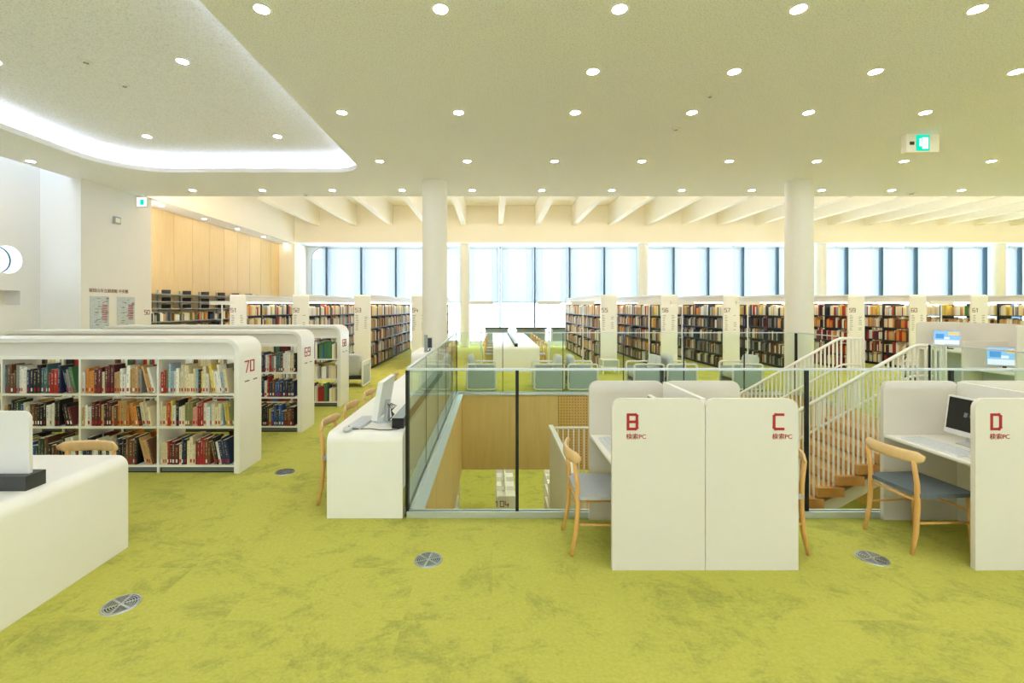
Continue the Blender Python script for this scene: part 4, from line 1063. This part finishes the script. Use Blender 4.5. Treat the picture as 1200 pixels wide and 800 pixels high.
mixMid = {'cream': 3, 'white': 2, 'tan': 2, 'brown': 2, 'red': 1, 'orange': 1.2, 'olive': 1.5, 'green': .8, 'navy': .8, 'grey': 1.5, 'yellow': .6}
mixDark = {'black': 3, 'grey': 3, 'white': 1.6, 'brown': 1.5, 'dark-green': 2, 'maroon': 1.5, 'tan': 1, 'navy': 1, 'cream': 1}
mixRed = {'red': 4, 'white': 2.5, 'cream': 2, 'maroon': 2, 'orange': 2, 'black': 1, 'tan': 1.5, 'brown': 1}
mixTan = {'tan': 5, 'cream': 3, 'brown': 1, 'white': 2, 'orange': 1}
tint = {'51': mixLight, '52': mixLight, '53': mixMid, '54': mixMid, '55': mixMid, '56': mixMid, '57': mixDark, '58': mixDark, '59': mixRed, '60': mixRed, '61': mixTan, '62': mixTan}
tb = (TL_-.09)/7
for num, x in TALL.items():
    left = x < 0
    for j, z in enumerate(TALLZ):
        gap = (TALLZ+[TTOP])[j+1]-z-.03
        wts = tint[num] if j < 4 else ({**mixLight} if num not in ('57', '58', '59', '60') else {**mixLight, **{'black': 1.5, 'red': 2.5 if num in ('59', '60') else .6}})  # top board gets paler spines, imitating the light falling there
        for i in range(7):
            yy = TY+.045+i*tb+.012
            if left: frun(x+TD/2-.012, yy, z, (0, 1), (-1, 0), tb-.024, gap, wts, r)
            else: frun(x-TD/2+.012, yy, z, (0, 1), (1, 0), tb-.024, gap, wts, r)
for j, z in enumerate(WZ[:5]):
    for i in range(7): frun(-8.65, 11.2+i*.85, z, (0, 1), (-1, 0), .80, (WZ[j+1]-z)-.035, mixMid if i % 3 else mixDark, r, hr=(.55, .8))
for num, y_ in (('70', 4.69), ('69', 6.22), ('68', 7.82)):
    for b in range(5):
        for j in range(3):
            xx = LX+.045+b*bw+.012; ln = bw-.024
            wt = (mixB, mixE, mixA)[j] if num != '68' else (mixE, mixA, mixE)[j]
            if num == '68' or b < (2 if num == '70' else 4): frun(xx, y_+.03, LOWZ[j], (1, 0), (0, 1), ln, GAPS[j]-.03, wt, r, (.018, .042))
            frun(xx, y_+LD-.03, LOWZ[j], (1, 0), (0, -1), ln, GAPS[j]-.03, (mixC, mixMid, mixC)[j], r, (.018, .042), (.5, .8))
me = bpy.data.meshes.new('distant_books'); me.from_pydata(BV, [], BF); me.materials.append(M['books'])
at = me.attributes.new('spine', 'FLOAT_COLOR', 'FACE')
at.data.foreach_set('color', [c for q_ in BC for c in q_])
me.update()
o = link('book_rows', me); o['kind'] = 'stuff'; o['label'] = 'rows of many coloured books filling the tall racks and remaining shelves'; o['category'] = 'books'

# ------------------------------------------------------------------ floor diffusers
def diffuser(x, y_, rz, lab):
    t = thing('floor_diffuser', lab, 'floor vent', (x, y_, .0), rz, 'round floor air vents'); R = .092
    q = MB(); q.lathe([(0, .0015), (R*.97, .0015), (R*.97, .0005)], n=32); q.build('well', M['rubber'], t)
    q = MB(); q.lathe([(R*.93, .002), (R*.93, .006), (R*1.02, .006), (R*1.06, .0)], n=36); q.build('rim', M['steel'], t)
    for k in range(1, 6):
        a = R*(.16+.135*k)
        q = MB(); q.lathe([(a, .002), (a, .005), (a+R*.06, .005), (a+R*.06, .002)], n=28); q.build('ring', M['steel'], t)
    for k in range(3):
        a = PI*k/3; c, s = math.cos(a), math.sin(a); w = .006
        q = MB(); q.add([(c*R*.94-s*w, s*R*.94+c*w, .0058), (c*R*.94+s*w, s*R*.94-c*w, .0058), (-c*R*.94+s*w, -s*R*.94-c*w, .0058), (-c*R*.94-s*w, -s*R*.94+c*w, .0058)], [(0, 3, 2, 1)]); q.build('spoke', M['steel'], t)
    q = MB(); q.lathe([(0, .006), (R*.16, .006), (R*.18, .002)], n=20); q.build('hub', M['steel'], t)
diffuser(*pix(502, 656, 0), 1.4, 'round metal floor vent in front of the glass balustrade post')
diffuser(*pix(142, 708.5, 0), .6, 'round metal floor vent beside the white reading table')
diffuser(*pix(1022, 654, 0), 1.3, 'round metal floor vent between carrels C and D')
diffuser(*pix(334, 553, 0), .3, 'round metal floor vent between rack 70 and the long desk')

# ------------------------------------------------------------------ lower storey furniture
def lowshelf(x0, y0, L, lab, num=None):
    t = thing('display_shelf', lab, 'bookshelf', (x0, y0, LOW), group='white display shelves of the lower storey'); W = .5
    q = MB(); q.prism(rrect(0, W, 0, 1.2, .08, 5, (0, 0, 1, 1)), 'y', 0, .04); e = q.build('end_panel', M['panel'], t)
    q = MB(); q.prism(rrect(0, W, 0, 1.2, .08, 5, (0, 0, 1, 1)), 'y', L-.04, L); q.build('end_panel', M['panel'], t)
    q = MB(); q.box(W/2-.015, W/2+.015, .04, L-.04, .05, 1.2); q.build('spine', M['white'], t)
    for z in (.05, .4, .75, 1.05):
        q = MB(); q.box(.02, W/2-.015, .04, L-.04, z, z+.02); q.build('shelf_board', M['white'], t)
        q = MB(); q.box(W/2+.015, W-.02, .04, L-.04, z, z+.02); q.build('shelf_board', M['white'], t)
    n = max(2, int(L/.62))
    for i in range(n):
        q = MB(); q.box(.02, W-.02, .04+(L-.08)*i/n, .06+(L-.08)*i/n, 1.07, 1.18); q.build('tray_divider', M['white'], t)
    if num: strokes(num, (-.02, 0, .95), (1, 0, 0), (0, 0, 1), .13, .018).build('number', M['brown'], e)
lowshelf(.09, 10.75, 1.9, 'white display shelf numbered 104 on the lower storey floor', '104')
lowshelf(-1.42, 10.3, 2.4, 'white display shelf on the lower storey beside the wood boards')
lowshelf(1.45, 11.6, 1.0, 'white display shelf on the lower storey behind the stair landing')
t = thing('wooden_bench', 'low wooden bench on the lower storey beside the stair landing panel', 'bench', (1.33, 10.5, LOW))
q = MB(); q.box(0, .4, 0, 1.0, .40, .45); q.build('seat', M['tread'], t)
for a in (.05, .9):
    q = MB(); q.box(.02, .38, a, a+.05, 0, .40); q.build('leg', M['tread'], t)
